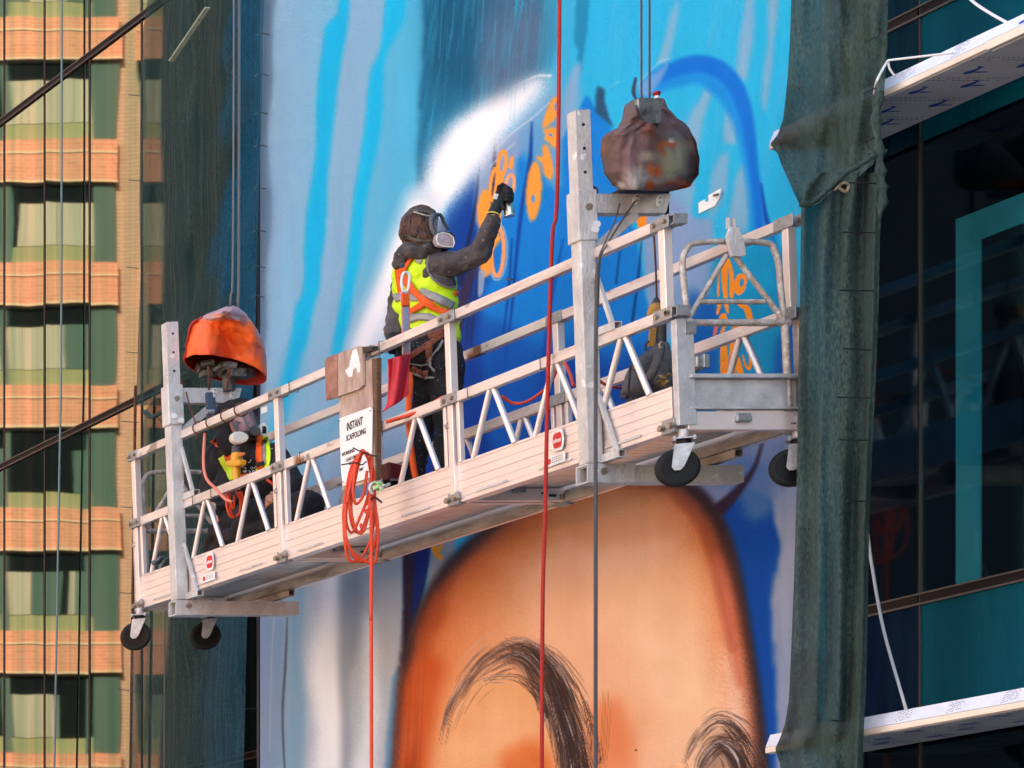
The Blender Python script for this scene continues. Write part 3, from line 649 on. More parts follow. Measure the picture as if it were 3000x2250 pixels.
# brows: many hairs following a bent spine
def hair(p, c_, w_=3.2, a=.9, s=2.2): stroke(p, [w_*.3, w_, w_*.25], c_, s, a)
def brow(spine, wid, n_, seed, thick, ln=(70, 170), lo=0.):
    r_ = random.Random(seed); q = [np.array(p) for p in curve(spine, 12)]; N = len(q)
    for i in range(n_):
        t = lo+(1-lo)*r_.random()**.8; k = int(t*(N-2)); wd = np.interp(t, [0, .3, .6, 1], wid); lat = r_.gauss(0, .36)*wd; L_ = r_.uniform(*ln); pts = []; k2 = k; acc = 0; bend = r_.uniform(-.12, .12)
        while acc <= L_ and k2 < N-1:
            d = q[k2+1]-q[k2]; l = np.hypot(*d)+1e-6; nn_ = np.array([d[1], -d[0]])/l
            pts.append(q[k2]+nn_*(lat*(1+.25*acc/L_)+bend*acc)); acc += l; k2 += 1
        if len(pts) < 3: continue
        m_ = [tuple(pts[0]), tuple(pts[len(pts)//2]), tuple(pts[-1])]; dk = np.interp(t, [0, .4, .6, 1], [.3, .6, .95, .9])
        c_ = (58, 42, 40) if r_.random() < dk*.8 else r_.choice(((112, 82, 72), (92, 84, 92), (140, 100, 82), (196, 186, 190)))
        hair(m_, c_, r_.uniform(*thick), .35+.5*dk, 2.)
poly(curve([(1520, 1895), (1570, 1895), (1630, 1960), (1680, 2060), (1712, 2170), (1725, 2300), (1665, 2300), (1630, 2150), (1590, 2040), (1540, 1955)], 4), (92, 66, 58), 26, .6)
poly(curve([(1460, 1925), (1520, 1898), (1580, 1915), (1640, 1990), (1676, 2090), (1700, 2300), (1655, 2300), (1622, 2160), (1580, 2050), (1530, 1960)], 4), (70, 50, 46), 18, .6)
sp1 = [(1292, 2190), (1318, 2090), (1366, 2000), (1430, 1935), (1505, 1900), (1565, 1922), (1615, 1990), (1650, 2080), (1680, 2190), (1700, 2320)]
brow(sp1, [26, 60, 62, 66], 460, 3, (1.8, 3.4)); brow(sp1, [10, 30, 46, 58], 260, 4, (2.4, 4.2), (90, 220), .45)
brow([(1540, 1880), (1620, 1910), (1690, 2000), (1735, 2110), (1760, 2250)], [10, 18, 20, 22], 30, 9, (2., 3.2), (90, 200))
brow([(1370, 2010), (1440, 1985), (1520, 1990), (1575, 2040), (1610, 2110)], [16, 22, 18, 14], 46, 10, (2.4, 3.6), (50, 110))
poly(curve([(2080, 2150), (2130, 2140), (2190, 2240), (2200, 2300), (2060, 2300), (2060, 2230)], 4), (120, 92, 84), 26, .5)
brow([(1992, 2300), (2020, 2200), (2070, 2130), (2120, 2110), (2170, 2150), (2210, 2230), (2225, 2320)], [18, 34, 36, 26], 170, 5, (2.0, 3.4), (50, 100))
brow([(2040, 2320), (2060, 2230), (2110, 2180), (2160, 2220), (2190, 2320)], [26, 40, 40, 30], 200, 6, (3., 5.), (60, 130))
for x in (1775, 1783, 1790, 1768): stroke([(x, 2060+rr_.uniform(-40, 30)), (x-6, 2160), (x-14, 2250)], [1.5, 2.5, 1.5], (150, 100, 60), 2, .6)
ell(1863, 2197, 3.5, 3, (90, 50, 50), 1)
# --- orange lettering
OR = (255, 160, 62); OR2 = (252, 148, 40)
ringel(1471, 478, 11, 36, 11, OR, 6); stroke([(1500, 462), (1496, 488)], [10, 14], OR); ringel(1446, 540, 9, 48, 10, OR, 8)
ringel(1494, 542, 12, 30, 10, (255, 170, 110), 8); stroke([(1468, 510), (1462, 560), (1455, 610)], [16, 22, 10], OR)
ell(1417, 612, 18, 58, OR, 4, 1, 5); poly([(1400, 600), (1436, 590), (1452, 660), (1470, 700), (1440, 740), (1412, 680)], OR, 5); ringel(1450, 645, 14, 40, 10, (255, 165, 80), 4)
ringel(1458, 738, 18, 72, 11, (255, 165, 100), 2); ringel(1458, 738, 28, 84, 5, (150, 178, 205), 2, 4); ell(1424, 775, 19, 38, OR, 5, 1, 8); stroke([(1412, 800), (1408, 850), (1405, 868)], [20, 16, 6], (150, 165, 190), 5, .9)
ell(1564, 560, 23, 88, OR, 3, 1, 3); ell(1562, 582, 5.5, 14, (96, 150, 190), 2); stroke([(1545, 620), (1552, 648), (1560, 650)], [3, 5, 3], (150, 175, 200), 3, .6)
poly(curve([(1568, 455), (1590, 458), (1588, 430), (1602, 425), (1612, 450), (1620, 490), (1618, 520), (1606, 524), (1592, 505), (1588, 478), (1574, 468)], 4), OR, 3)
poly(curve([(1588, 405), (1602, 398), (1590, 385), (1600, 378), (1625, 372), (1636, 380), (1634, 400), (1630, 432), (1616, 430), (1610, 418)], 4), OR, 3); ell(1614, 395, 6, 6, (96, 150, 190), 2)
poly(curve([(1588, 375), (1594, 345), (1608, 308), (1622, 285), (1636, 284), (1640, 302), (1637, 330), (1622, 352), (1606, 368), (1594, 376)], 4), OR, 3); ell(1629, 312, 5, 12, (96, 150, 190), 2, 1, 10)
poly(curve([(1818, 572), (1836, 560), (1855, 558), (1886, 560), (1890, 568), (1870, 576), (1840, 576)], 4), OR2, 2)
poly(curve([(1862, 636), (1892, 632), (1894, 660), (1880, 670), (1868, 664)], 4), OR2, 2)
for p_, w_ in (([(2128, 758), (2122, 800), (2126, 868)], [14, 20, 14]), ([(2130, 758), (2142, 800), (2143, 868)], [12, 14, 12]), ([(2106, 790), (2104, 866)], [3, 7]), ([(2109, 890), (2102, 918)], [12, 8]),
               ([(2127, 888), (2132, 914)], [14, 8]), ([(2166, 892), (2188, 905), (2198, 938)], [10, 20, 18]), ([(2110, 932), (2120, 925), (2126, 936)], [8, 16, 12]), ([(2098, 958), (2090, 1000)], [12, 8]),
               ([(2122, 955), (2110, 990), (2122, 985)], [10, 8, 14]), ([(2120, 1005), (2122, 1060), (2124, 1125)], [18, 26, 24]), ([(2142, 990), (2150, 1050), (2140, 1125)], [14, 26, 14]), ([(2158, 1050), (2178, 1125)], [18, 22]),
               ([(2172, 985), (2190, 1000), (2198, 1040), (2196, 1078), (2184, 1070), (2176, 1040)], [8, 8, 9, 10, 8, 4]), ([(2150, 962), (2180, 960)], [12, 12])):
    stroke(p_, w_, OR2 if p_[0][0] != 2098 else (220, 110, 90), 2)
ell(2168, 832, 19, 33, OR2, 2, 1, 14); ell(2173, 828, 6, 13, (60, 145, 190), 2, 1, 8)
poly(curve([(1262, 1608), (1272, 1592), (1284, 1605), (1292, 1590), (1300, 1588), (1294, 1610), (1288, 1618), (1298, 1636), (1290, 1640), (1274, 1630)], 4), (250, 150, 30), 2)
# overspray grain and slight unevenness
C += (GR*2.2)[..., None]; C += (ST3*3)[..., None]; C[..., 2] += CL*2
C = np.clip(C, 0, 255)
COL = lin(np.clip(C+(C-C.mean(2, keepdims=True))*.0, 0, 255))*.88
XM = 12.285
Yg = F*XM/(GX-CX); Zg = (CY-GY)*Yg/F
co = np.stack([np.full(GX.shape, XM), Yg, Zg], -1).reshape(-1, 3)
idx = np.arange(H_*W_).reshape(H_, W_); fc = np.stack([idx[:-1, :-1], idx[1:, :-1], idx[1:, 1:], idx[:-1, 1:]], -1).reshape(-1, 4)
me = bpy.data.meshes.new('mural'); me.vertices.add(len(co)); me.vertices.foreach_set('co', co.astype(np.float32).ravel())
me.loops.add(fc.size); me.loops.foreach_set('vertex_index', fc.astype(np.int32).ravel()); me.polygons.add(len(fc)); me.polygons.foreach_set('loop_start', np.arange(0, fc.size, 4, dtype=np.int32))
me.update(calc_edges=True); me.validate()
at = me.color_attributes.new('paint', 'FLOAT_COLOR', 'POINT'); at.data.foreach_set('color', np.concatenate([COL.reshape(-1, 3), np.ones((len(co), 1))], 1).astype(np.float32).ravel())
MUR = mat('mural_paint', (.5, .5, .5, 1), .8, 0, bump=.4, bscale=100, stretch=(1, 1, 2.2), spec=.12)
n = MUR.node_tree; a_ = n.nodes.new('ShaderNodeVertexColor'); a_.layer_name = 'paint'; n.links.new(a_.outputs[0], n.nodes['Principled BSDF'].inputs['Base Color']); me.materials.append(MUR)
mw = thing('mural_wall', 'tall wall panel painted with a face under a blue headscarf and orange lettering', 'mural')
o = bpy.data.objects.new('painted_face', me); link(o, mw)
ymax = F*XM/(762-CX); ymin = F*XM/(2417-CX)
MB().box((XM+.004, ymin, -1.5), (XM+.085, ymax, 12.4)).build('panel', mat('blue_painted_panel', L(40, 150, 205), .8, 0, vcol=L(120, 165, 200), vscale=1.2, stretch=(1, 2.5, .18), spec=.1), mw)
MB().box((XM-.01, ymax+.002, -1.5), (XM+.09, ymax+.03, 12.4)).build('edge_trim', mat('dark_edge_trim', (.02, .018, .03, 1), .5), mw)
pl = MB(); q0 = lambda x, y: PX(x, y, XM-.006)
pl.poly([q0(2046, 594), q0(2064, 584), q0(2066, 592), q0(2076, 590), q0(2075, 572), q0(2112, 552), q0(2108, 580), q0(2094, 603), q0(2047, 626)], (.004, 0, 0))
tp = pl.build('masking_sheet', WHITEP); tag(tp, 'white L-shaped patch stuck on the mural right of the rusty hoist cover', 'patch')
for x, y in ((2097, 571),):
    MB().beam(PX(x-7, y+2, XM-.012), PX(x+8, y-2, XM-.03), .006, .012).build('nail', TIE, tp)
for x, y in ((1492, 817),):
    tag(MB().beam(PX(x-10, y, XM-.01), PX(x+8, y+2, XM-.06), .012, .008).build('anchor_pin', TIE), 'small dark pin in the blue mural paint right of the standing painter', 'pin')
tt = MB(); tt.poly([PX(764, 1195, XM-.004), PX(782, 1190, XM-.004), PX(782, 1206, XM-.004), PX(765, 1213, XM-.004)], (.002, 0, 0)); tag(tt.build('tape_scrap', WHITEP), 'white tape scrap on the grey-blue left edge of the mural', 'tape')
# ------------------------------------------------------------------ debris nets
def netmat(name, c0, c1, opac, weave=260., streak=9.):
    m = bpy.data.materials.new(name); m.use_nodes = True; n = m.node_tree; b = n.nodes['Principled BSDF']; out = n.nodes['Material Output']
    b.inputs['Roughness'].default_value = .9; b.inputs['Specular IOR Level'].default_value = .1
    tc = n.nodes.new('ShaderNodeTexCoord'); mp = n.nodes.new('ShaderNodeMapping'); mp.inputs['Scale'].default_value = (1, streak, .25)
    n.links.new(tc.outputs['Object'], mp.inputs[0]); t = n.nodes.new('ShaderNodeTexNoise'); t.inputs['Scale'].default_value = 3; t.inputs['Detail'].default_value = 6; n.links.new(mp.outputs[0], t.inputs[0])
    r = n.nodes.new('ShaderNodeValToRGB'); r.color_ramp.elements[0].position = .36; r.color_ramp.elements[1].position = .64; r.color_ramp.elements[0].color = c0; r.color_ramp.elements[1].color = c1
    n.links.new(t.outputs[0], r.inputs[0]); vc = n.nodes.new('ShaderNodeVertexColor'); vc.layer_name = 'stain_shade'
    mx = n.nodes.new('ShaderNodeMix'); mx.data_type = 'RGBA'; n.links.new(vc.outputs['Alpha'], mx.inputs[0]); n.links.new(r.outputs[0], mx.inputs[6]); n.links.new(vc.outputs[0], mx.inputs[7])
    m2 = n.nodes.new('ShaderNodeMapping'); m2.inputs['Scale'].default_value = (1, 1.6, .5); n.links.new(tc.outputs['Object'], m2.inputs[0]); t2 = n.nodes.new('ShaderNodeTexNoise'); t2.inputs['Scale'].default_value = 70; t2.inputs['Detail'].default_value = 3; n.links.new(m2.outputs[0], t2.inputs[0])
    r2 = n.nodes.new('ShaderNodeMapRange'); r2.inputs[1].default_value = .3; r2.inputs[2].default_value = .7; r2.inputs[3].default_value = .62; r2.inputs[4].default_value = 1.4; n.links.new(t2.outputs[0], r2.inputs[0])
    vm = n.nodes.new('ShaderNodeVectorMath'); vm.operation = 'SCALE'; n.links.new(mx.outputs[2], vm.inputs[0]); n.links.new(r2.outputs[0], vm.inputs['Scale']); n.links.new(vm.outputs[0], b.inputs['Base Color'])
    w2 = n.nodes.new('ShaderNodeTexWave'); w2.bands_direction = 'Z'; w2.inputs['Scale'].default_value = weave/4; w2.inputs['Distortion'].default_value = 3; w2.inputs['Detail'].default_value = 2; w2.inputs['Detail Scale'].default_value = 3
    n.links.new(tc.outputs['Object'], w2.inputs[0])
    mr = n.nodes.new('ShaderNodeMapRange'); mr.inputs[3].default_value = max(0, opac-.12); mr.inputs[4].default_value = min(1, opac+.12); n.links.new(w2.outputs[1], mr.inputs[0])
    ad = n.nodes.new('ShaderNodeMath'); ad.operation = 'MULTIPLY_ADD'; ad.inputs[1].default_value = .25; n.links.new(t.outputs[0], ad.inputs[0])
    sb = n.nodes.new('ShaderNodeMath'); sb.operation = 'SUBTRACT'; sb.inputs[1].default_value = .125; n.links.new(mr.outputs[0], sb.inputs[0]); n.links.new(sb.outputs[0], ad.inputs[2])
    tr = n.nodes.new('ShaderNodeBsdfTransparent'); ms = n.nodes.new('ShaderNodeMixShader'); n.links.new(ad.outputs[0], ms.inputs[0]); n.links.new(tr.outputs[0], ms.inputs[1])
    bp = n.nodes.new('ShaderNodeBump'); bp.inputs['Strength'].default_value = .25; bp.inputs['Distance'].default_value = .01; n.links.new(w2.outputs[1], bp.inputs['Height']); n.links.new(bp.outputs[0], b.inputs['Normal'])
    n.links.new(b.outputs[0], ms.inputs[2]); n.links.new(ms.outputs[0], out.inputs[0]); return m
def net(name, rows, m, label, cat, depth, nu=34, nv=120, fold=None, stain_shade=None):
    """rows: (y, xl, xr) outline in photo pixels; depth(px,py,u)->world Y or ('X', value)"""
    ys_ = [r[0] for r in rows]; xl = [r[1] for r in rows]; xr = [r[2] for r in rows]; vs = []; cols = []
    for j in range(nv+1):
        py = ys_[0]+(ys_[-1]-ys_[0])*j/nv; a = np.interp(py, ys_, xl); b = np.interp(py, ys_, xr)
        for i in range(nu+1):
            u = i/nu; px = a+(b-a)*u; Y = depth(px, py, u); vs.append(P(px, py, Y)); cols.append(stain_shade(px, py, u) if stain_shade else (0, 0, 0, 0))
    fs = [(j*(nu+1)+i, j*(nu+1)+i+1, (j+1)*(nu+1)+i+1, (j+1)*(nu+1)+i) for j in range(nv) for i in range(nu)]
    o = MB().add(vs, fs).build(name, m, smooth=True); a = o.data.color_attributes.new('stain_shade', 'FLOAT_COLOR', 'POINT')
    a.data.foreach_set('color', np.array(cols, np.float32).ravel()); tag(o, label, cat, 'debris nets either side of the mural'); return o
def tieset(o, pts, r=.0035):
    for p in pts:
        MB().tube(smoothpath(p, 4), r, 6).build('cable_tie', TIE, o)
NETL = netmat('pale_debris_net', (.016, .042, .038, 1), (.036, .052, .045, 1), .74)
NETD = netmat('dark_debris_net', (.032, .054, .046, 1), (.046, .074, .064, 1), .975, streak=5)
def n1(v, s=0.): return noise.noise(Vector((v, s, 0)))
def xplane(X0, amp, fr, seed):
    return lambda px, py, u: F*(X0 - amp*(.5+.5*math.sin(fr*u*6.28+1.3*n1(py*.003, seed)+seed)) - amp*.7*n1(py*.004+u*3, seed+5))/(px-CX)
def st_l(px, py, u):
    t = (px - (655 - py*.04))/70 + .5*n1(py*.006, 3) + .9*n1(px*.016+py*.006, 8); a = max(0, min(1, t)); a *= .75
    s2 = max(0, 1-abs(px-(720-(py-560)*.10))/26)*(1 if 350 < py < 900 else .3); a = max(a, .55*s2)
    if py > 1200: a *= .45
    e = max(0, 1-abs(u-.1)/.07)*.8  # shade of a fold near the left edge, painted as a dark strip
    if e > a: return (.006, .02, .018, e)
    return (.003, .070, .135, min(1, a*1.2))
nl = net('debris_net', [(-1700, 470, 772), (-160, 455, 772), (0, 432, 775), (100, 418, 770), (300, 411, 768), (600, 408, 757), (800, 412, 752), (1000, 404, 748), (1188, 399, 740)], NETL,
    'upper green see-through debris net stained blue, left of the mural', 'debris net', xplane(12.26, .06, 3.1, 1.), nu=44, nv=200, stain_shade=st_l)
tieset(nl, [[PX(x-30, y-1, 12.15), PX(x+4, y+2, 12.17)] for x, y in ((408, 279), (406, 528), (402, 784), (400, 1032))] +
    [[PX(x, y, 12.13), PX(x+14, y-6, 12.1), PX(x+38, y-1, 12.27)] for x, y in ((750, 103), (748, 222), (746, 335), (744, 430), (742, 555), (740, 680), (738, 785), (736, 872))])
nl2 = net('debris_net', [(1165, 455, 738), (1200, 424, 738), (1400, 409, 735), (1600, 402, 734), (1800, 392, 724), (2000, 386, 720), (2250, 378, 714), (3700, 340, 690)], NETL,
    'lower green see-through debris net behind the left end of the platform', 'debris net', xplane(12.26, .07, 2.2, 2.), nu=44, stain_shade=st_l)
tieset(nl2, [[PX(x-46, y-2, 12.15), PX(x+4, y+2, 12.17)] for x, y in ((402, 1236), (400, 1487), (397, 1738), (392, 2022))] +
    [[PX(x, y, 12.13), PX(x+44, y-2, 12.27)] for x, y in ((718, 2077),)] + [[PX(455, 1215, 12.1), PX(480, 1245, 12.08), PX(495, 1260, 12.1)]])
# hem rope along the top of the lower net
MB().tube(smoothpath([PX(424, 1206, 12.12), PX(445, 1222, 12.08), PX(480, 1205, 12.05), PX(540, 1180, 12.1)], 5), .018, 8).build('hem', NETD, nl2)
rp = MB(); rp.tube([PX(397, 1130, 12.32), PX(392, 1500, 12.32), PX(380, 2420, 12.32)], .012, 8); rp.build('corner_strip', RUST, gb)
# right-hand net, upper sheet hangs over the fin tip
def dep_u(px, py, u):
    k = np.interp(py, [-160, 250, 430, 520, 620], [0, .35, 1, .8, .4]); base = F*11.80/(px-CX)
    free = np.interp(u, [0, 1], [16.25, 15.75]); Y = min(base, base*k+(1-k)*free) if True else 0
    return Y - .03 - .022*math.sin(u*17+py*.004) - .02*n1(px*.03, py*.006)*2
ru = net('debris_net', [(-1700, 2400, 2650), (-160, 2330, 2606), (0, 2318, 2602), (120, 2314, 2600), (220, 2308, 2594), (300, 2300, 2588), (350, 2294, 2580), (395, 2278, 2572), (422, 2256, 2568), (450, 2278, 2566), (480, 2288, 2560), (520, 2306, 2512), (560, 2324, 2440), (600, 2343, 2392), (608, 2347, 2362)], NETD,
    'upper dark green debris net pulled over the sunshade tip right of the mural', 'debris net', dep_u, nu=40, nv=330)
def dep_l(px, py, u):
    k = np.interp(py, [470, 1000, 1900, 2190, 2300, 2420], [0, 0, .2, .95, .7, .3]); base = F*11.80/(px-CX); free = np.interp(u, [0, .5, 1], [16.1, 15.95, 15.9])
    return min(base-.02, base*k+(1-k)*free) - .028*math.sin(u*21+1+.8*n1(py*.002, 2)) - .02*n1(px*.03, py*.003+9)*2 - .05*max(0, 1-abs(u-.93)/.05)
rl = net('debris_net', [(505, 2395, 2582), (560, 2352, 2586), (605, 2347, 2582), (700, 2346, 2578), (900, 2343, 2574), (1100, 2338, 2566), (1300, 2336, 2556), (1500, 2332, 2548), (1700, 2326, 2544), (1900, 2318, 2540), (2050, 2311, 2536), (2120, 2300, 2532), (2165, 2284, 2530), (2195, 2270, 2529), (2240, 2286, 2528), (2420, 2292, 2522), (3900, 2270, 2480)], NETD,
    'lower dark green debris net hanging beside the right end of the platform', 'debris net', dep_l, nu=44, nv=300)
def yn(px, py, d=0): return P(px, py, 15.55-d)
# gathered hem between the two sheets and the twisted right edge
MB().tube(smoothpath([yn(2345, 600), yn(2380, 594), yn(2420, 560), yn(2470, 512), yn(2520, 482), yn(2566, 452)], 5), [.012]+[.012, .016, .012, .018, .012]*5, 8).build('hem', NETD, ru, smooth=True)
MB().tube(smoothpath([yn(2580, 270), yn(2566, 340), yn(2574, 440), yn(2580, 520), yn(2586, 570), yn(2576, 640)], 5), [.016, .02, .028, .020, .016, .022, .03, .018]*3+[.01]*2, 8).build('twisted_edge', NETD, ru, smooth=True)
MB().tube(smoothpath([yn(2546, 446), yn(2570, 455), yn(2596, 442), yn(2578, 462), yn(2585, 490)], 4), .010, 6).build('knot', NETD, ru, smooth=True)
MB().tube(smoothpath([yn(2448, 556, -.1), yn(2470, 536), yn(2486, 542), yn(2478, 562), yn(2455, 548)], 4), .007, 6).build('loose_cord', mat('tan_cord', (.25, .2, .12, 1), .8), ru)
tieset(ru, [[yn(2545, 120), yn(2586, 97)], [yn(2530, 273), yn(2566, 258)], [yn(2533, 417), yn(2560, 404)]])
tieset(rl, [[yn(2536-a, y), yn(2575-b, y+2)] for y, a, b in ((535, 60, 8), (680, 70, 8), (850, 78, 16), (1164, 84, 22), (1288, 80, 30))] + [[yn(2468, 1021, .02), yn(2552, 1026)], [yn(2482, 1467, .02), yn(2532, 1469)], [yn(2468, 1707, .02), yn(2493, 1703)], [yn(2468, 1861, .02), yn(2492, 1858)], [yn(2434, 2110, .02), yn(2480, 2114)]], .004)
WCORD = mat('white_cord', (.75, .75, .72, 1), .7)
def rope(pts, r, m, label, cat, n_=6, seg=8, group=None, name='rope'):
    o = MB().tube(smoothpath(pts, n_), r, seg).build(name, m, smooth=True); tag(o, label, cat, group); return o
rope([PX(2562, 275, 11.7), P(2568, 240, 15.5), P(2585, 205, 15.55), P(2602, 177, 15.6)], .006, WCORD, 'white cord loop tying the upper right net to the sunshade', 'cord')
rope([P(2602, 177, 15.55), P(2660, 170, 15.45), P(2790, 155, 14.95)], .006, WCORD, 'white cord stretched over the upper sunshade', 'cord')
rope([P(2602, 177, 15.6), P(2606, 200, 15.6), P(2622, 224, 15.6)], .005, WCORD, 'short white cord end drooping onto the upper sunshade', 'cord')
rope([PX(2835, -10, 12.1), PX(2860, 12, 12.05), PX(2900, 38, 12), PX(2953, 68, 11.9)], .007, WCORD, 'white cord in the top right corner above the sunshade', 'cord')
rope([PX(2541, 1557, 12.1), PX(2555, 1660, 12.1), PX(2590, 1850, 12.), PX(2655, 2080, 11.9)], .0075, mat('grey_cord', (.4, .42, .42, 1), .6), 'grey cord slanting down the dark glass to the lower sunshade', 'cord')
# ropes on the facade side
rope([PX(182, -1700, 12.3), PX(180, 800, 12.3), PX(172, 1500, 12.3), PX(130, 3900, 12.3)], .009, mat('teal_rope', (.14, .2, .2, 1), .7), 'grey-green rope hanging in front of the left glass panes', 'rope')
rope([PX(484, 1770, 12.0), PX(482, 2000, 12.0), PX(478, 3800, 12.0)], .006, mat('brown_rope', (.10, .08, .07, 1), .8), 'thin brown rope hanging below the left end of the platform', 'rope')
bt = MB().beam(PX(608, 22, 12.06), PX(502, 178, 12.06), .01, .04, (1, 0, 0)).build('timber_batten', mat('pale_timber', (.42, .45, .33, 1), .8, var=.3, vscale=30)); tag(bt, 'pale slanting batten lashed on the upper left net', 'batten')

# ------------------------------------------------------------------ the suspended platform
pf = thing('suspended_platform', 'long aluminium suspended platform hanging in front of the mural', 'work platform')
YR, YL = 16.27, 22.15; JN = [16.27, 18.25, 20.19, 22.15]; Wd = .665; X0 = 11.0
def zb(Y): return 3.81 + .0086*(Y-YR)
def T(x, Y, h): return Vector((X0 + x - .036*(h-.2), Y, zb(Y)+h))
def bar(name, a, b, w_, h_, m=ALU, up=(0, 0, 1), hollow=0, parent=pf, bevel=.003):
    return MB().beam(T(*a), T(*b), w_, h_, up, hollow).build(name, m, parent, bevel=bevel if not hollow else 0)
def bolt(p, r=.013, axis=(1, 0, 0), l=.012, parent=pf, m=BOLT):
    p = Vector(p); a = Vector(axis); return MB().cyl(p-a*l, p+a*l, r, 6).build('bolt', m, parent)
STK = mat('sticker_white', (.8, .8, .8, 1), .45)
for sx in (0, Wd):
    sg = -1 if sx == 0 else 1
    for k in range(3):
        a, b = JN[k]+.012, JN[k+1]-.012
        # toe board: a ribbed channel
        m = MB(); x = sx
        prof = [(0, 0, .028), (.029, .0016, .047), (.077, .0008, .050), (.128, .0016, .050), (.179, .0008, .050), (.230, -.002, .016)]
        for h0, dx, hh in prof:
            p0 = T(x+.012-sg*(-dx), a, h0+hh/2); p1 = T(x+.012-sg*(-dx), b, h0+hh/2); m.beam(p0, p1, .022 if h0 not in (0, .230) else .030, hh+.0008)
        m.build('toe_board', ALU, pf, bevel=.002)
        m = MB(); m.beam(T(x-sg*.03+.012, a, .006), T(x-sg*.03+.012, b, .006), .05, .012); m.beam(T(x-sg*.053+.012, a, .03), T(x-sg*.053+.012, b, .03), .004, .05)
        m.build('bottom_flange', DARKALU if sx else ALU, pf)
        if sx == 0:
            for q in range(3):
                yy = a+.25+q*.6
                mm = MB(); mm.beam(T(x-.0105, yy, .034), T(x-.0105, yy+.3, .034), .002, .014, (0, 0, 1)); mm.build('worn_patch', CAST, pf)
        bar('mid_rail', (x, a-.008, .64), (x, b+.008, .64), .045, .062, ALUR)
        bar('top_rail', (x, a-.008, 1.14), (x, b+.008, 1.14), .050, .058, ALUR)
        yc = (a+b)/2
        for o_ in (-.6, 0, .6):
            for s_ in (-1, 1):
                MB().cyl(T(x, yc+o_+s_*.018, .615), T(x, yc+o_+s_*.2, .243), .0165, 10).build('diagonal_strut', ALU, pf, smooth=True, auto=40)
        for e_, d_ in ((a, 1), (b, -1)):
            if (k == 0 and d_ == 1): continue
            MB().beam(T(x, e_+d_*.055, .24), T(x, e_+d_*.055, .61), .03, .03, (1, 0, 0)).build('truss_upright', ALU, pf, bevel=.003)
        for yy in (a+.25, a+.9):
            pass
    for i, Y in enumerate(JN):
        if i == 0 and sx == 0: Y += .02
        bar('post', (sx, Y, .672), (sx, Y, 1.11), .045, .05, ALU, (0, 1, 0))
        if i: bar('post', (sx+sg*.002, Y, .0), (sx+sg*.002, Y, .605), .04, .05, ALU, (0, 1, 0))
        for h in (.64, 1.14):
            m = MB(); m.beam(T(sx+sg*.028, Y-.075, h), T(sx+sg*.028, Y+.075, h), .006, .068); m.beam(T(sx-sg*.028, Y-.075, h), T(sx-sg*.028, Y+.075, h), .006, .068)
            m.build('joint_plate', ZINC, pf, bevel=.002)
            for d_ in (-.045, .04): bolt(T(sx+sg*.034, Y+d_, h), .014)
        m = MB(); m.beam(T(sx+sg*.018, Y-.05, .03), T(sx+sg*.018, Y+.05, .03), .01, .075); m.beam(T(sx, Y-.05, -.008), T(sx, Y+.05, -.008), .06, .008)
        m.build('foot_bracket', ZINC, pf, bevel=.002)
        for d_ in (-.04, .035): bolt(T(sx+sg*.028, Y+d_, .025), .018, l=.02)
        m = MB(); m.tube([T(sx+sg*.025, Y+.02, .50), T(sx+sg*.04, Y+.02, .485), T(sx+sg*.035, Y+.02, .465), T(sx+sg*.02, Y+.02, .47)], .005, 6); m.build('retaining_clip', BOLT, pf)
# deck planks (across) and cross members
DECK = mat('deck_aluminium', (.80, .78, .76, 1), .40, .85, vcol=(.66, .64, .62, 1), vscale=8, stretch=(.3, 1, 1), bump=.1)
n_ = 37; pm = None
dy = (YL-YR)/n_
for i in range(n_):
    y0 = YR+.01+i*dy
    m = MB(); h0 = .088
    for q in range(2): m.beam(T(.045, y0+dy*(.25+.5*q)-.0, h0+.010), T(Wd-.045, y0+dy*(.25+.5*q), h0+.010), dy*.44, .02)
    m.beam(T(.045, y0+dy*.5, h0+.014), T(Wd-.045, y0+dy*.5, h0+.014), dy-.004, .012)
    m.build('deck_plank', DECK, pf)
for Y in JN[1:]+[JN[0]+.02]:
    for d_ in ((-.04, .04) if Y not in (JN[0]+.02, JN[3]) else (0,)):
        bar('cross_member', (.03, Y+d_, .045), (Wd-.01, Y+d_, .045), .034, .078, ALU, (0, 0, 1))
    bb0 = T(.30, Y-.085, .05); MB().box(bb0, bb0+Vector((.08, .02, .036))).build('cleat', ZINC, pf, bevel=.006)
    s0 = T(Wd-.19, Y-.0595, .018); MB().box(s0, s0+Vector((.12, .002, .05))).build('maker_plate', STK, pf)
    MB().box(s0+Vector((.055, -.0022, .012)), s0+Vector((.10, -.0002, .028))).build('plate_print', BLACKP, pf)
    el = MB(); cc = s0+Vector((.024, -.0012, .034)); el.add([cc+Vector((.018*math.cos(t), 0, .008*math.sin(t))) for t in [i*math.pi/6 for i in range(12)]], [tuple(range(12))]); el.build('plate_logo', BLACKP, pf)
    m = MB(); m.beam(T(Wd-.03, Y-.09, .03), T(Wd-.03, Y+.02, .03), .012, .08); m.build('foot_bracket', ZINC, pf, bevel=.002); bolt(T(Wd-.045, Y-.06, .03), .018, l=.02)
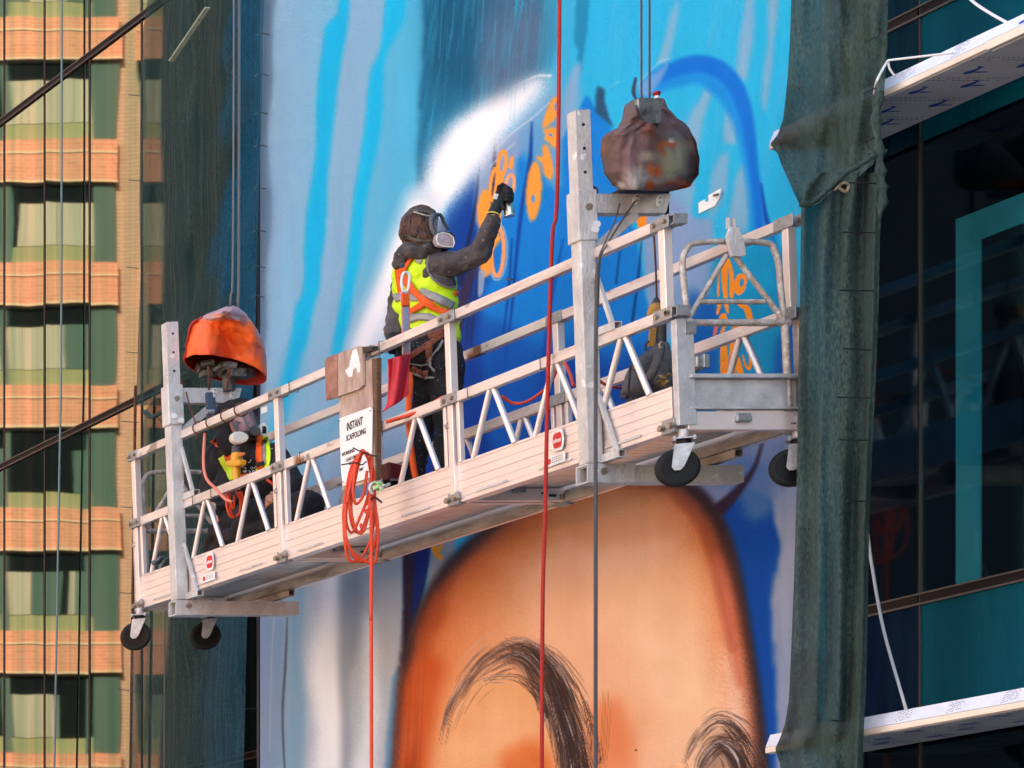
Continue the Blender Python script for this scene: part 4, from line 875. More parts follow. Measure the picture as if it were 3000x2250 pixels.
# end frames: a bent-tube gate at each end with a galvanised toe box
def endframe(Y, s):
    ho = {}
    bar('end_post', (.035, Y-s*.01, .02), (.035, Y-s*.01, .60), .045, .095, GALV, (1, 0, 0)); bar('end_post', (Wd+.02, Y, .02), (Wd+.02, Y, .60), .045, .05, GATE, (1, 0, 0))
    m = MB(); m.beam(T(.05, Y, .195), T(Wd-.02, Y, .195), .03, .155); m.beam(T(.05, Y-s*.02, .285), T(Wd, Y-s*.02, .285), .06, .022); m.beam(T(.05, Y-s*.018, .112), T(Wd, Y-s*.018, .112), .04, .014)
    m.build('end_toe_box', GALV, pf, bevel=.003)
    bar('end_channel', (.04, Y-s*.01, .045), (Wd, Y-s*.01, .045), .03, .10, ALU)
    c0 = T(.29, Y-s*.05, .035); MB().box(c0, c0+Vector((.085, .03, .035))).build('cleat', ZINC, pf, bevel=.008)
    r = .016
    loop = [T(.07, Y, .61), T(.06, Y, .80), T(.057, Y, .91), T(.075, Y, .975), T(.13, Y, 1.02), T(.33, Y, 1.03), T(.522, Y, 1.02), T(.562, Y, .98), T(.583, Y, .90), T(.588, Y, .80), T(.60, Y, .61)]
    MB().tube(smoothpath(loop, 6), r, 10).build('gate_hoop', GATE, pf, smooth=True)
    MB().tube([T(.04, Y, .585), T(.63, Y, .585)], .019, 10).build('gate_bar', GATE, pf, smooth=True, auto=40)
    MB().tube([T(.14, Y, .70), T(.495, Y, .70)], .014, 10).build('gate_bar', GATE, pf, smooth=True, auto=40)
    MB().tube([T(.075, Y, .605), T(.30, Y, .955)], .014, 10).build('gate_brace', GATE, pf, smooth=True, auto=40)
    MB().tube([T(.598, Y, .60), T(.34, Y, .955)], .014, 10).build('gate_brace', GATE, pf, smooth=True, auto=40)
    MB().tube([T(.61, Y, .02), T(.605, Y, .57)], .020, 10).build('gate_leg', GATE, pf, smooth=True, auto=40)
    m = MB(); pl_ = [(.315, 1.05), (.335, 1.10), (.385, 1.10), (.41, 1.03), (.42, .95), (.40, .94), (.34, .94), (.325, .99)]
    m.poly([T(x-.042, Y-s*.045, h-.005) for x, h in pl_], (0, s*.02, 0)); m.build('gate_plate', CAST, pf, bevel=.004)
    m = MB(); m.beam(T(.293, Y-s*.03, 1.09), T(.293, Y-s*.03, 1.15), .022, .012); m.beam(T(.322, Y-s*.03, 1.09), T(.322, Y-s*.03, 1.145), .022, .012); m.build('gate_clip', CAST, pf, bevel=.002)
    for h in (.64, 1.14):
        m = MB(); x = 0.05
        m.beam(T(-.02, Y-s*.03, h), T(.055, Y-s*.03, h), .05, .055, (0, 0, 1), .006); m.build('rail_end', ZINC, pf)
        bolt(T(.0, Y+s*.0, h)+Vector((-.034, 0, 0)), .014)
    m = MB(); m.beam(T(.03, Y-s*.03, .55), T(.095, Y-s*.03, .55), .02, .07); m.build('hinge_plate', ZINC, pf, bevel=.004)
endframe(YR-.03, 1); endframe(YL+.03, -1)
# castors
def castor(x, Y, rot):
    c = T(x, Y, 0); z = Vector((0, 0, 1)); t = Matrix.Rotation(rot, 3, 'Z')
    ax = t @ Vector((0, 1, 0)); fw = t @ Vector((1, 0, 0))
    cst = MB(); cst.cyl(c, c-z*.05, .026, 12); 
    o = cst.build('castor', GALV, pf, smooth=True, auto=40)
    m = MB(); m.beam(c-z*.052-fw*.055, c-z*.052+fw*.055, .10, .008); m.build('top_plate', ZINC, o, bevel=.002)
    for a in (-1, 1):
        for b in (-1, 1): MB().cyl(c-z*.064+fw*.045*a+ax*.04*b, c-z*.040+fw*.045*a+ax*.04*b, .009, 6).build('bolt', ZINC, o)
    MB().cyl(c-z*.056, c-z*.078, .036, 16).build('swivel', BLACKR, o, smooth=True, auto=40)
    wc = c - z*.205 - fw*.028
    for b in (-1, 1):
        q = [c-z*.080-fw*.045, c-z*.080+fw*.05, wc+fw*.028, wc+fw*.01-z*.02, wc-fw*.018-z*.02, wc-fw*.03]
        MB().poly([p+ax*.031*b for p in q], ax*.003*b).build('fork', ZINC, o, bevel=.001)
    m = MB(); m.beam(c-z*.082-ax*.033, c-z*.082+ax*.033, .095, .006, fw); m.build('fork_crown', ZINC, o)
    wprof = [(.098, -.018), (.104, -.012), (.106, 0), (.104, .012), (.098, .018)]
    vs = []; sg_ = 36
    for r_, d_ in [(.078, -.019)]+wprof+[(.078, .019)]:
        for k in range(sg_):
            a = 2*math.pi*k/sg_; vs.append(wc+(fw*math.cos(a)+z*math.sin(a))*r_+ax*d_)
    npf = 7; fs = [(i*sg_+k, i*sg_+(k+1) % sg_, (i+1)*sg_+(k+1) % sg_, (i+1)*sg_+k) for i in range(npf-1) for k in range(sg_)]
    w_ = MB().add(vs, fs).build('tyre', BLACKR, o, smooth=True, auto=50)
    MB().cyl(wc-ax*.013, wc+ax*.013, .080, 30).build('rim', HUBB, o, smooth=True, auto=40)
    MB().cyl(wc-ax*.026, wc+ax*.026, .022, 16).build('hub', HUBB, o, smooth=True, auto=40)
    MB().cyl(wc-ax*.040, wc+ax*.040, .009, 6).build('axle_bolt', ZINC, o)
castor(.03, YR-.03, R(-28)); castor(Wd-.01, YR-.03, R(-26)); castor(-.02, YL-.02, R(-40)); castor(.50, YL-.02, R(-20))
# mast stirrups
def stirrup(Ym, far, right):
    def M(x, dy, h): return T(x, Ym+dy, h)
    xm = -.056
    o = MB().beam(M(xm, 0, -.05), M(xm, 0, 1.40), .088, .085, (0, 1, 0), 0).build('mast', CAST, pf, bevel=.006)
    o = MB().beam(M(xm, 0, 1.38), M(xm, 0, 1.95), .082, .078, (0, 1, 0), .004).build('mast', CAST, pf)
    MB().beam(M(xm, 0, 1.949), M(xm, 0, 1.955), .080, .076, (0, 1, 0)).build('mast_cap', CAST, pf)
    MB().beam(M(xm, 0, 1.21), M(xm, 0, 1.50), .112, .105, (0, 1, 0)).build('mast_sleeve', CAST, pf, bevel=.008)
    for h in (1.87, 1.735, 1.60):
        MB().cyl(M(xm+.0, -.0405, h), M(xm+.0, -.034, h), .009, 12).build('pin_hole', TIE, pf)
    MB().cyl(M(xm+.005, -.062, 1.40), M(xm+.005, -.04, 1.40), .018, 8).build('bolt', BOLT, pf)
    for h, dx in ((1.30, 0.045), (1.27, .035)) if right else ((1.27, -.02), (1.24, .03)):
        MB().cyl(M(xm+dx, -.06, h), M(xm+dx, -.05, h), .020, 10).build('washer', WHITEP, pf)
    # upper arm carrying the hoist
    al = .44; p = [(xm+.05, 1.48), (xm+.05+al, 1.48), (xm+.05+al-.035, 1.37), (xm+.05, 1.37)]
    MB().poly([M(x, -.035, h) for x, h in p], (0, .07, 0)).build('hoist_arm', CAST, pf, bevel=.004)
    for xx, hh in ((.26, .02), (.39, .012)):
        q = M(xm+.02+xx, -.038, 1.425+hh)
        MB().poly([q+Vector((a*.024, 0, b*.034)) for a, b in ((-.6, -1), (.1, -1), (.8, -.3), (.9, .7), (.5, 1), (-.2, .8), (-.8, 0))], (0, -.008, 0)).build('bolt_plate', WHITEP, pf, bevel=.002)
        for a, b in ((.2, .5), (.1, -.35)): MB().cyl(q+Vector((a*.02, -.016, b*.03)), q+Vector((a*.02, -.007, b*.03)), .006, 6).build('bolt', BOLT, pf)
    MB().beam(M(xm+.04, 0, 1.15), M(xm+.30, 0, 1.37), .05, .05, (0, 1, 0)).build('arm_brace', CAST, pf, bevel=.003)
    MB().tube([M(xm+.07+.022*math.cos(t), 0, 1.505+.022*math.sin(t)) for t in [i*math.pi/6 for i in range(12)]], .006, 6, closed=True).build('eye_ring', RUST, pf)
    # stubs and braces along the rails
    for h, xx in ((.69, -.008), (-.028, -.008)):
        MB().beam(M(xx, .02, h), M(xx, -.20, h), .045, .045, (0, 0, 1), .005).build('stub_tube', CAST, pf)
        MB().beam(M(xx-.014, -.035, h+.36), M(xx-.014, -.17, h+.02), .022, .022, (0, 1, 0)).build('stub_brace', CAST, pf, bevel=.002)
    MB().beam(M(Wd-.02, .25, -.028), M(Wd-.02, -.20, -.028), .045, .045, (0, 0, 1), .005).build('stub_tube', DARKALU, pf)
    # lower arm under the deck
    MB().beam(M(-.112, 0, -.11), M(.16, 0, -.11), .105, .108, (0, 0, 1), .008).build('lower_sleeve', CAST, pf)
    MB().beam(M(-.1, 0, -.112), M(.78, 0, -.112), .09, .096, (0, 0, 1), .006).build('lower_arm', CAST, pf)
    MB().cyl(M(-.02, -.060, -.10), M(-.02, -.052, -.10), .02, 10).build('bolt', BOLT, pf)
stirrup(16.89, 1, True); stirrup(21.48, 0, False)
# maker's stickers on the near toe board
def text(s, p, u, v, h, m, name, parent, th=.0006, w_=None, bold=0.):
    c = bpy.data.curves.new(name, 'FONT'); c.body = s; c.align_x = 'CENTER'; c.align_y = 'CENTER'; c.size = h; c.extrude = th; c.offset = bold
    o = bpy.data.objects.new(name, c); link(o, parent); u = Vector(u).normalized(); v = Vector(v).normalized(); n3 = u.cross(v).normalized()
    sx = w_ or 1.; o.matrix_world = Matrix(((u.x*sx, v.x, n3.x, p[0]), (u.y*sx, v.y, n3.y, p[1]), (u.z*sx, v.z, n3.z, p[2]), (0, 0, 0, 1)))
    dg = bpy.context.evaluated_depsgraph_get(); me_ = bpy.data.meshes.new_from_object(o.evaluated_get(dg)); bpy.data.objects.remove(o)
    o2 = bpy.data.objects.new(name, me_); me_.materials.clear(); me_.materials.append(m); link(o2, parent); o2.matrix_world = Matrix(((u.x*sx, v.x, n3.x, p[0]), (u.y*sx, v.y, n3.y, p[1]), (u.z*sx, v.z, n3.z, p[2]), (0, 0, 0, 1)))
    return o2
UY, VZ = Vector((0, -1, 0)), Vector((-.036, 0, 1)).normalized()
def sticker(Y, h=.165, sc=1.):
    c = T(-.0155, Y, h)
    def pt(a, b, d=0): return c + UY*a*sc + VZ*b*sc + Vector((-d, 0, 0))
    m = MB(); m.poly([pt(-.052, -.042), pt(-.040, -.060), pt(.040, -.060), pt(.052, -.042), pt(.060, 0), pt(.052, .042), pt(.040, .060), pt(-.040, .060), pt(-.052, .042), pt(-.060, 0)], (-.001, 0, 0)); m.build('sticker', STK, pf)
    m = MB(); m.poly([pt(-.038, -.030, .0012), pt(-.026, -.044, .0012), pt(.026, -.044, .0012), pt(.038, -.030, .0012), pt(.043, 0, .0012), pt(.038, .030, .0012), pt(.026, .044, .0012), pt(-.026, .044, .0012), pt(-.038, .030, .0012), pt(-.043, 0, .0012)], (-.0006, 0, 0)); m.build('sticker_shield', REDP, pf)
    text('altex', pt(0, .0, .0024), UY, VZ, .036*sc, STK, 'sticker_lettering', pf, bold=.0008)
    c = T(-.0155, Y+.02, .058); m = MB(); m.poly([pt(-.085, -.028), pt(.085, -.028), pt(.085, .028), pt(-.085, .028)], (-.001, 0, 0)); m.build('sticker', STK, pf)
    m = MB(); m.add([pt(-.062+.018*math.cos(t), .018*math.sin(t), .0014) for t in [i*math.pi/6 for i in range(12)]], [tuple(range(12))]); m.build('sticker_shield', REDP, pf)
    m = MB()
    for i in range(6):
        for b in range(3): m.poly([pt(-.035+i*.017, .012-.012*b, .0012), pt(-.024+i*.017, .012-.012*b, .0012), pt(-.024+i*.017, .016-.012*b, .0012), pt(-.035+i*.017, .016-.012*b, .0012)], (-.0004, 0, 0))
    tag(m.build('small_print', BLACKP, pf), kind='stuff')
sticker(F*10.985/(1633-CX)); sticker(F*10.985/(1077-CX)); sticker(F*10.985/(614-CX))
# cable ties round the rails
for Y, h in ((JN[1]-.10, 1.14), (JN[1]-.2, .64), (18.95, 1.14), (19.05, 1.14), (19.2, 1.14), (19.05, .64), (19.9, .64), (21.05, .64), (21.3, .64), (20.0, 1.14), (17.0+.35, .64)):
    a = .031; b = .037
    m = MB(); m.tube([T(-a, Y, h-b), T(a, Y+.002, h-b), T(a, Y, h+b), T(-a, Y, h+b)], .003, 6, closed=True)
    m.tube([T(-a, Y, h-b), T(-a-.01, Y-.06, h-b-.012)], .0025, 6); m.build('cable_tie', TIE, pf)
# stubs of worn paint on the far top rail
for y0, y1 in ((16.42, 16.75), (17.35, 17.75)):
    pass
# ------------------------------------------------------------------ hoists under their covers
def cover(rows, Y0, m, parent, depth=.55, seed=1, crump=.02, nseg=34, name='cover', tilt=0., openb=False, low=True, rr=None):
    """rows: (y, xl, xr) silhouette in photo pixels, rings stacked top to bottom; each ring an uneven ellipse"""
    vs = []; n_ = len(rows)
    for j, (py, xl, xr) in enumerate(rows):
        c = P((xl+xr)/2, py, Y0); hw = (P(xr, py, Y0)-P(xl, py, Y0)).length/2
        for k in range(nseg):
            a = 2*math.pi*k/nseg; x = math.cos(a)*hw; y = math.sin(a)*hw*depth
            q = Vector((c.x+x, c.y+y, c.z + tilt*x*(rr[j] if rr else 0)))
            d = noise.noise(Vector((q.x*5+seed, q.y*5, q.z*5)))*crump + abs(noise.noise(Vector((q.x*9, q.y*9+seed, q.z*7))))*crump*1.2
            dirn = Vector((math.cos(a), math.sin(a)*1.3, .2)); q -= dirn*abs(d)*(.25+.75*abs(math.sin(a))) ; vs.append(q)
    fs = [(j*nseg+k, j*nseg+(k+1) % nseg, (j+1)*nseg+(k+1) % nseg, (j+1)*nseg+k) for j in range(n_-1) for k in range(nseg)]
    fs.append(tuple(range(nseg)))
    if not openb: fs.append(tuple(range((n_-1)*nseg, n_*nseg)))
    o = MB().add(vs, fs).build(name, m, parent, smooth=True, auto=28)
    s_ = o.modifiers.new('thick', 'SOLIDIFY'); s_.thickness = .005; s_.offset = -1
    return o
TARP = mat('rust_stained_tarp', L(106, 74, 68), .68, 0, vcol=L(84, 84, 96), vscale=4.5, bump=.6, bscale=9, thr=(.4, .62))
speckle(TARP, L(196, 84, 30), 4.2, .57, .60); speckle(TARP, L(176, 164, 140), 5.3, .60, .66, (1, 1.3, .8)); speckle(TARP, L(64, 38, 36), 8., .60, .66)
def cover2(rows, Y0, m, parent, name='cover', seed=1, depth=.7):
    """stiff tarpaulin folded into flats: few-sided rings with kinked creases"""
    ns = 11; rr = random.Random(seed); ph = [rr.uniform(-.13, .13) for _ in range(ns)]; vs = []
    for j, (py, xl, xr) in enumerate(rows):
        c = P((xl+xr)/2, py, Y0); hw = (P(xr, py, Y0)-P(xl, py, Y0)).length/2
        for k in range(ns):
            a = 2*math.pi*(k+ph[k]+.22*math.sin(j*1.7+k))/ns
            kx = 1 if abs(math.cos(a)) > .93 else 1-.10*rr.random()
            vs.append(Vector((c.x+math.cos(a)*hw*kx*1.02, c.y+math.sin(a)*hw*depth*(1-.28*rr.random()), c.z+rr.uniform(-.012, .012)*(0 < j < len(rows)-1))))
    n_ = len(rows); fs = []
    for j in range(n_-1):
        for k in range(ns):
            a, b, c_, d = j*ns+k, j*ns+(k+1) % ns, (j+1)*ns+(k+1) % ns, (j+1)*ns+k
            fs += [(a, b, c_), (a, c_, d)] if (j+k) % 2 else [(a, b, d), (b, c_, d)]
    fs.append(tuple(range((n_-1)*ns, n_*ns)))
    o = MB().add(vs, fs).build(name, m, parent, smooth=True)
    s = o.modifiers.new('sub', 'SUBSURF'); s.levels = 3; s.render_levels = 3
    t = bpy.data.textures.new('crumple', 'MUSGRAVE'); t.musgrave_type = 'RIDGED_MULTIFRACTAL'; t.noise_scale = .16; t.octaves = 2
    d = o.modifiers.new('crumple', 'DISPLACE'); d.texture = t; d.strength = .016; d.mid_level = .8
    t = bpy.data.textures.new('dents', 'CLOUDS'); t.noise_scale = .2; d = o.modifiers.new('dents', 'DISPLACE'); d.texture = t; d.strength = .06; d.mid_level = .5
    return o
h1 = thing('hoist', 'hoist motor under a rust-stained brown tarpaulin above the right mast arm', 'hoist', group='covered hoists on the mast arms')
rows = [(286, 1866, 1944), (300, 1835, 1948), (325, 1826, 1960), (350, 1820, 1972), (375, 1808, 1990), (398, 1770, 2010), (420, 1760, 2034), (450, 1758, 2046), (480, 1762, 2051), (510, 1770, 2049), (535, 1782, 2040), (550, 1798, 2022), (558, 1810, 1985), (560, 1818, 1968)]
ry = np.linspace(rows[0][0], rows[-1][0], 44); R_ = np.array(rows, float)
rows = [(y, float(np.interp(y, R_[:, 0], R_[:, 1]))+2.5*noise.noise(Vector((y*.05, 0, 0))), float(np.interp(y, R_[:, 0], R_[:, 2]))+2.5*noise.noise(Vector((y*.05, 5, 0)))) for y in ry]
def crumple(q, s_, a1, a2):
    c = noise.voronoi(q*5.2+Vector((s_, 0, 0)))[0]; e = c[1]-c[0]
    return a1*(1-min(1, e*3.2))+a2*noise.noise(q*3.3+Vector((0, s_, 0)))+.012*noise.noise(q*14)
def drape(L_, Rr, v_, Y0, dep, seed, a1, a2, name, m, parent, nseg=150, n_=84, close=True, jag=2.5, sc=3.1):
    """cloth over a machine: left/right silhouette points top to bottom, v_ = how far the near side rises"""
    L_ = np.array(L_, float); Rr = np.array(Rr, float); tt = np.linspace(0, 1, len(L_)); vs = []
    rp_ = random.Random(int(seed*10)); mk = lambda: [(Vector((rp_.uniform(-1, 1), rp_.uniform(-.6, .6), rp_.uniform(-1, 1))).normalized(), 0) for _ in range(9)]
    ctr = Vector((1.1, -.4+.3*seed, 1.0)); PA = [(n_, -n_.dot(ctr)+rp_.uniform(-.15, .15)) for n_, _ in mk()]; PB = [(n_, -n_.dot(ctr+Vector((rp_.uniform(-.6, .6), 0, rp_.uniform(-.6, .6))))) for n_, _ in mk()]
    for j in range(n_):
        t = j/(n_-1); l = [np.interp(t, tt, L_[:, k]) for k in (0, 1)]; r = [np.interp(t, tt, Rr[:, k]) for k in (0, 1)]; vv = np.interp(t, tt, v_)
        for k in range(nseg):
            a = 2*math.pi*k/nseg; u = (1+math.cos(a))/2; sn = math.sin(a)
            q0 = Vector((u*2.2, sn*.8+.3*seed, t*2.0))
            fold = max(n_.dot(q0)+o_ for n_, o_ in PA)-max(n_.dot(q0)+o_ for n_, o_ in PB)
            d = abs(sn)**.6*(a1*max(-.7, min(.7, fold)) + a2*noise.noise(q0*1.7+Vector((0, seed*3, 0)))) + .010*noise.noise(q0*5)+.005*noise.noise(q0*14)
            px = l[0]+(r[0]-l[0])*u + jag*noise.noise(Vector((t*14, 0, seed)))*(1 if u > .5 else -1); py = l[1]+(r[1]-l[1])*u + vv*sn
            vs.append(P(px, py + (6*noise.noise(q0*3) if 0 < j < n_-1 else 0), Y0+dep*sn*(.35+.65*math.sin(min(1, t*1.6+.1)*math.pi/2))+(d if sn < 0 else 0)))
    fs = [(j*nseg+k, j*nseg+(k+1) % nseg, (j+1)*nseg+(k+1) % nseg, (j+1)*nseg+k) for j in range(n_-1) for k in range(nseg)]; fs.append(tuple(range(nseg)))
    if close: fs.append(tuple(range((n_-1)*nseg, n_*nseg)))
    return MB().add(vs, fs).build(name, m, parent, smooth=True)
def stain_shade(o, m, f):
    out = []
    for v_ in o.data.vertices:
        px = v_.co.x*F/v_.co.y+CX; py = CY-v_.co.z*F/v_.co.y; out.append((*lin(f(px, py, v_.co)), 1.))
    ca_ = o.data.color_attributes.new('stain_shade', 'FLOAT_COLOR', 'POINT'); ca_.data.foreach_set('color', np.array(out, np.float32).ravel())
    n = m.node_tree; vc = n.nodes.new('ShaderNodeVertexColor'); vc.layer_name = 'stain_shade'; n.links.new(vc.outputs[0], n.nodes['Principled BSDF'].inputs[0])
def blot(px, py, cx, cy, rx, ry, co, k=9., s=.8): return max(0, min(1, 1.6*(1-math.hypot((px-cx)/rx, (py-cy)/ry))+s*noise.noise(co*k)+.0))
TARPM = mat('stained_brown_tarpaulin', (.1, .08, .08, 1), .66, 0, bump=.5, bscale=22, spec=.3)
tp_ = drape([(1866, 287), (1845, 296), (1832, 306), (1828, 320), (1820, 352), (1808, 375), (1772, 397), (1761, 412), (1759, 448), (1772, 510), (1792, 540), (1814, 556)],
            [(1944, 287), (1950, 300), (1960, 318), (1975, 334), (1989, 347), (2012, 368), (2027, 395), (2042, 420), (2050, 465), (2046, 510), (2022, 545), (1966, 561)],
            [0, 2, 4, 7, 10, 13, 16, 18, 16, 10, 5, 1], 16.92, .26, 1.7, .38, .07, 'cover', TARPM, h1)
def tarpc(px, py, co):
    c = np.array([104., 82, 80]); n1_ = noise.noise(co*4); c = c+n1_*np.array([16, 12, 22])
    def over(col, a): nonlocal c; c = c*(1-a)+np.array(col, float)*a
    over((124, 70, 58), .8*blot(px, py, 1925, 372, 60, 32, co)); over((146, 140, 134), .85*blot(px, py, 1880, 520, 90, 42, co, 7)); over((172, 158, 124), .95*blot(px, py, 1968, 460, 52, 70, co, 7, .9))
    over((172, 158, 124), .8*blot(px, py, 1900, 455, 40, 26, co, 9, 1.1)); over((214, 92, 30), blot(px, py, 1962, 420, 26, 16, co, 14, .8)); over((196, 92, 46), blot(px, py, 1915, 500, 30, 22, co, 16, 1.2)); over((200, 84, 30), blot(px, py, 1905, 548, 16, 22, co, 16, .6))
    over((186, 80, 34), blot(px, py, 1985, 545, 44, 26, co, 12, 1.1)); over((180, 90, 50), .9*blot(px, py, 1935, 440, 20, 30, co, 16, 1.3)); over((190, 186, 178), blot(px, py, 1818, 546, 24, 12, co, 20, 1.)); over((225, 215, 205), blot(px, py, 1965, 412, 14, 6, co, 20, .6))
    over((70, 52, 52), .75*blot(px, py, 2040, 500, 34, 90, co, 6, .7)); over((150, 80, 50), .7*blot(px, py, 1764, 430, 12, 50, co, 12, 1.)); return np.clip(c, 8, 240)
stain_shade(tp_, TARPM, tarpc)
SBOX = mat('scuffed_steel_box', (.28, .29, .29, 1), .45, .7, vcol=(.06, .06, .06, 1), vscale=12, bump=.2)
a = P(1869, 287, 16.56); b = P(1940, 362, 16.56)
MB().box((a.x, 16.56, b.z), (b.x, 16.62, a.z)).build('control_box', SBOX, h1, bevel=.006)
m = MB(); c = P(1924, 288, 16.60); m.cyl(c, c+Vector((0, 0, .014)), .012, 12); m.build('button_stem', WHITEP, h1)
m = MB(); m.tube([c+Vector((0, 0, .014)), c+Vector((0, 0, .03)), c+Vector((0, 0, .036))], [.014, .021, .017], 14); m.build('stop_button', mat('dark_red', L(150, 10, 25), .35), h1, smooth=True, auto=50)
MB().box(P(1812, 562, 17.0)+Vector((0, -.1, -.01)), P(1948, 556, 17.0)+Vector((0, .1, .0))).build('base_plate', BLACKR, h1)
MB().poly([P(x, y, 16.72) for x, y in ((1862, 330), (1880, 382), (1876, 368), (1869, 352))], (0, .004, 0)).build('torn_flap', TARP, h1)
ORT = mat('orange_tarp', L(238, 92, 22), .55, 0, vcol=L(225, 78, 20), vscale=5, bump=.35, bscale=10)
ORI = mat('red_tarp_lining', L(170, 24, 8), .7)
GRT = mat('faded_tarp_top', L(168, 130, 128), .6, 0, vcol=L(150, 84, 72), vscale=6, bump=.3, bscale=10)
h2 = thing('hoist', 'hoist motor under an orange hood tilted over the left mast arm', 'hoist', group='covered hoists on the mast arms')
Y2 = 21.42
hood = drape([(668, 899), (640, 909), (602, 926), (570, 941), (555, 962), (549, 1000), (543, 1035), (538, 1057)], [(686, 897), (702, 905), (718, 917), (734, 942), (753, 966), (771, 1000), (781, 1045), (782, 1110)],
             [0, 3, 8, 14, 20, 27, 33, 37], Y2, .28, 4.2, .32, .07, 'hood', ORT, h2, nseg=140, n_=64, close=False, jag=2., sc=2.6)
hood.data.materials.append(ORI)
def hoodc(px, py, co):
    c = np.array([236., 96, 30])+noise.noise(co*5)*np.array([12, 12, 10])
    def over(col, a): nonlocal c; c = c*(1-a)+np.array(col, float)*a
    over((226, 70, 20), .8*blot(px, py, 640, 1030, 90, 40, co)); over((176, 140, 144), min(1, max(0, (940+.02*(px-560)-py)/8+.9*noise.noise(co*8)))); over((160, 116, 116), min(1, max(0, (px-738-(py-950)*.30)/10+.9*noise.noise(co*9))))
    over((200, 92, 66), .8*blot(px, py, 750, 1030, 30, 40, co, 12, 1.)); over((128, 64, 62), .8*blot(px, py, 712, 940, 16, 22, co)); over((230, 110, 60), .6*blot(px, py, 640, 925, 40, 12, co, 12, 1.)); return np.clip(c, 8, 250)  # the dark red blot near the crown is painted crease shade
stain_shade(hood, ORT, hoodc)
s_ = hood.modifiers.new('thick', 'SOLIDIFY'); s_.thickness = .008; s_.offset = -1; s_.material_offset = 1
MACH = mat('greasy_machine', (.05, .05, .045, 1), .55, .4, vcol=(.16, .14, .12, 1), vscale=22, bump=.5)
mc = MB(); rr = random.Random(5)
for i in range(26):
    p0 = P(rr.uniform(585, 720), rr.uniform(1066, 1100), Y2+.06+rr.uniform(-.12, .12)); s = rr.uniform(.02, .05)
    if i % 2: mc.cyl(p0-Vector((s, 0, 0)), p0+Vector((s, rr.uniform(-.04, .04), rr.uniform(-.03, .03))), s*.7, 10)
    else: mc.box(p0-Vector((s, s, s*.6)), p0+Vector((s, s, s*.6)))
tag(mc.build('machinery', MACH, h2, bevel=.004), kind='stuff')
MB().cyl(P(665, 1060, Y2), P(672, 1145, Y2), .04, 12).build('drive_housing', MACH, h2, smooth=True, auto=40)
for px_, x2 in ((610, 613), (668, 664)):
    MB().tube(smoothpath([P(px_, 1072, 21.25), P(px_+2, 1105, 21.25), P(x2, 1142, 21.3)], 4), .007, 6).build('cable', RUST, h2)
# ------------------------------------------------------------------ ropes and cords
rope([P(1878, -2400, 16.9), P(1879, 100, 16.9), P(1880, 284, 16.9)], .0055, WIRE, 'left one of two thin wire ropes rising from the brown-covered hoist', 'wire rope', group='wire ropes holding the hoists', name='wire_rope')
rope([P(1902, -2400, 16.9), P(1903, 100, 16.9), P(1903, 286, 16.9)], .0055, WIRE, 'right one of two thin wire ropes rising from the brown-covered hoist', 'wire rope', group='wire ropes holding the hoists', name='wire_rope')
GWIRE = mat('pale_wire_rope', (.16, .155, .15, 1), .6, .3, var=.4, vscale=300)
rope([P(690, -2400, 21.5), P(684, 500, 21.5), P(675, 900, 21.5)], .0075, GWIRE, 'left one of two grey ropes rising from the orange-covered hoist', 'wire rope', group='wire ropes holding the hoists', name='wire_rope')
rope([P(704, -2400, 21.5), P(700, 500, 21.5), P(697, 915, 21.5)], .0095, GWIRE, 'right, thicker one of two grey ropes rising from the orange-covered hoist', 'wire rope', group='wire ropes holding the hoists', name='wire_rope')
rope([P(1647, -2400, 17.25), P(1637, 300, 17.25), P(1618, 700, 17.25), P(1607, 1050, 17.25), P(1597, 1500, 17.25), P(1588, 2000, 17.25), P(1584, 4050, 17.25)], .0105, RROPE, 'long red rope hanging past the platform left of the right mast', 'rope')
rope([P(1816, 596, 16.82), P(1800, 650, 16.78), P(1772, 712, 16.74), P(1752, 770, 16.72), P(1747, 900, 16.72), P(1745, 1400, 16.72), P(1745, 4050, 16.72)], [.0045]*18+[.008]*3+[.0105]*16, WIRE, 'dark steel rope running down the face of the right mast', 'wire rope', name='wire_rope')
rope([P(1860, 590, 16.82), P(1820, 650, 16.78), P(1780, 715, 16.74), P(1758, 765, 16.72), P(1752, 900, 16.72)], .005, WIRE, 'thin wire joining the dark rope at the right mast', 'wire')
rope([P(1955, 548, 17.1), P(1953, 640, 17.1), P(1947, 760, 17.1), P(1941, 900, 17.1)], .011, BLACKR, 'black hose from the brown-covered hoist down into the platform', 'hose')
rope([P(1916, 690, 17.0), P(1921, 780, 17.0), P(1924, 872, 17.0)], .005, RUST, 'thin rusty wire holding the swivel hook', 'wire')
# orange cord: coil over the near rail and drop line
co_ = thing('cord_coil', 'coil of orange cord looped over the near rail by the white sign', 'cord coil')
rr = random.Random(8); Yc = 18.86
loops = [[(1062, 1320), (1030, 1370), (1012, 1470), (1006, 1560), (1022, 1640), (1060, 1632), (1092, 1560), (1100, 1450), (1085, 1360), (1068, 1322)],
         [(1060, 1318), (1026, 1400), (1008, 1500), (1016, 1580), (1046, 1640), (1078, 1636), (1102, 1560), (1096, 1440), (1078, 1350)],
         [(1070, 1322), (1040, 1360), (1022, 1440), (1030, 1530), (1054, 1560), (1080, 1500), (1096, 1400), (1080, 1340)],
         [(1064, 1316), (1044, 1390), (1030, 1480), (1040, 1545), (1064, 1560), (1086, 1480), (1090, 1380)],
         [(1058, 1322), (1024, 1420), (1014, 1520), (1030, 1560), (1058, 1510), (1082, 1440), (1088, 1350), (1074, 1324)],
         [(1066, 1318), (1046, 1352), (1034, 1430), (1044, 1476), (1066, 1450), (1076, 1380)],
         [(1012, 1470), (1010, 1560), (1030, 1610), (1060, 1638), (1096, 1650), (1104, 1600), (1106, 1540), (1094, 1460)]]
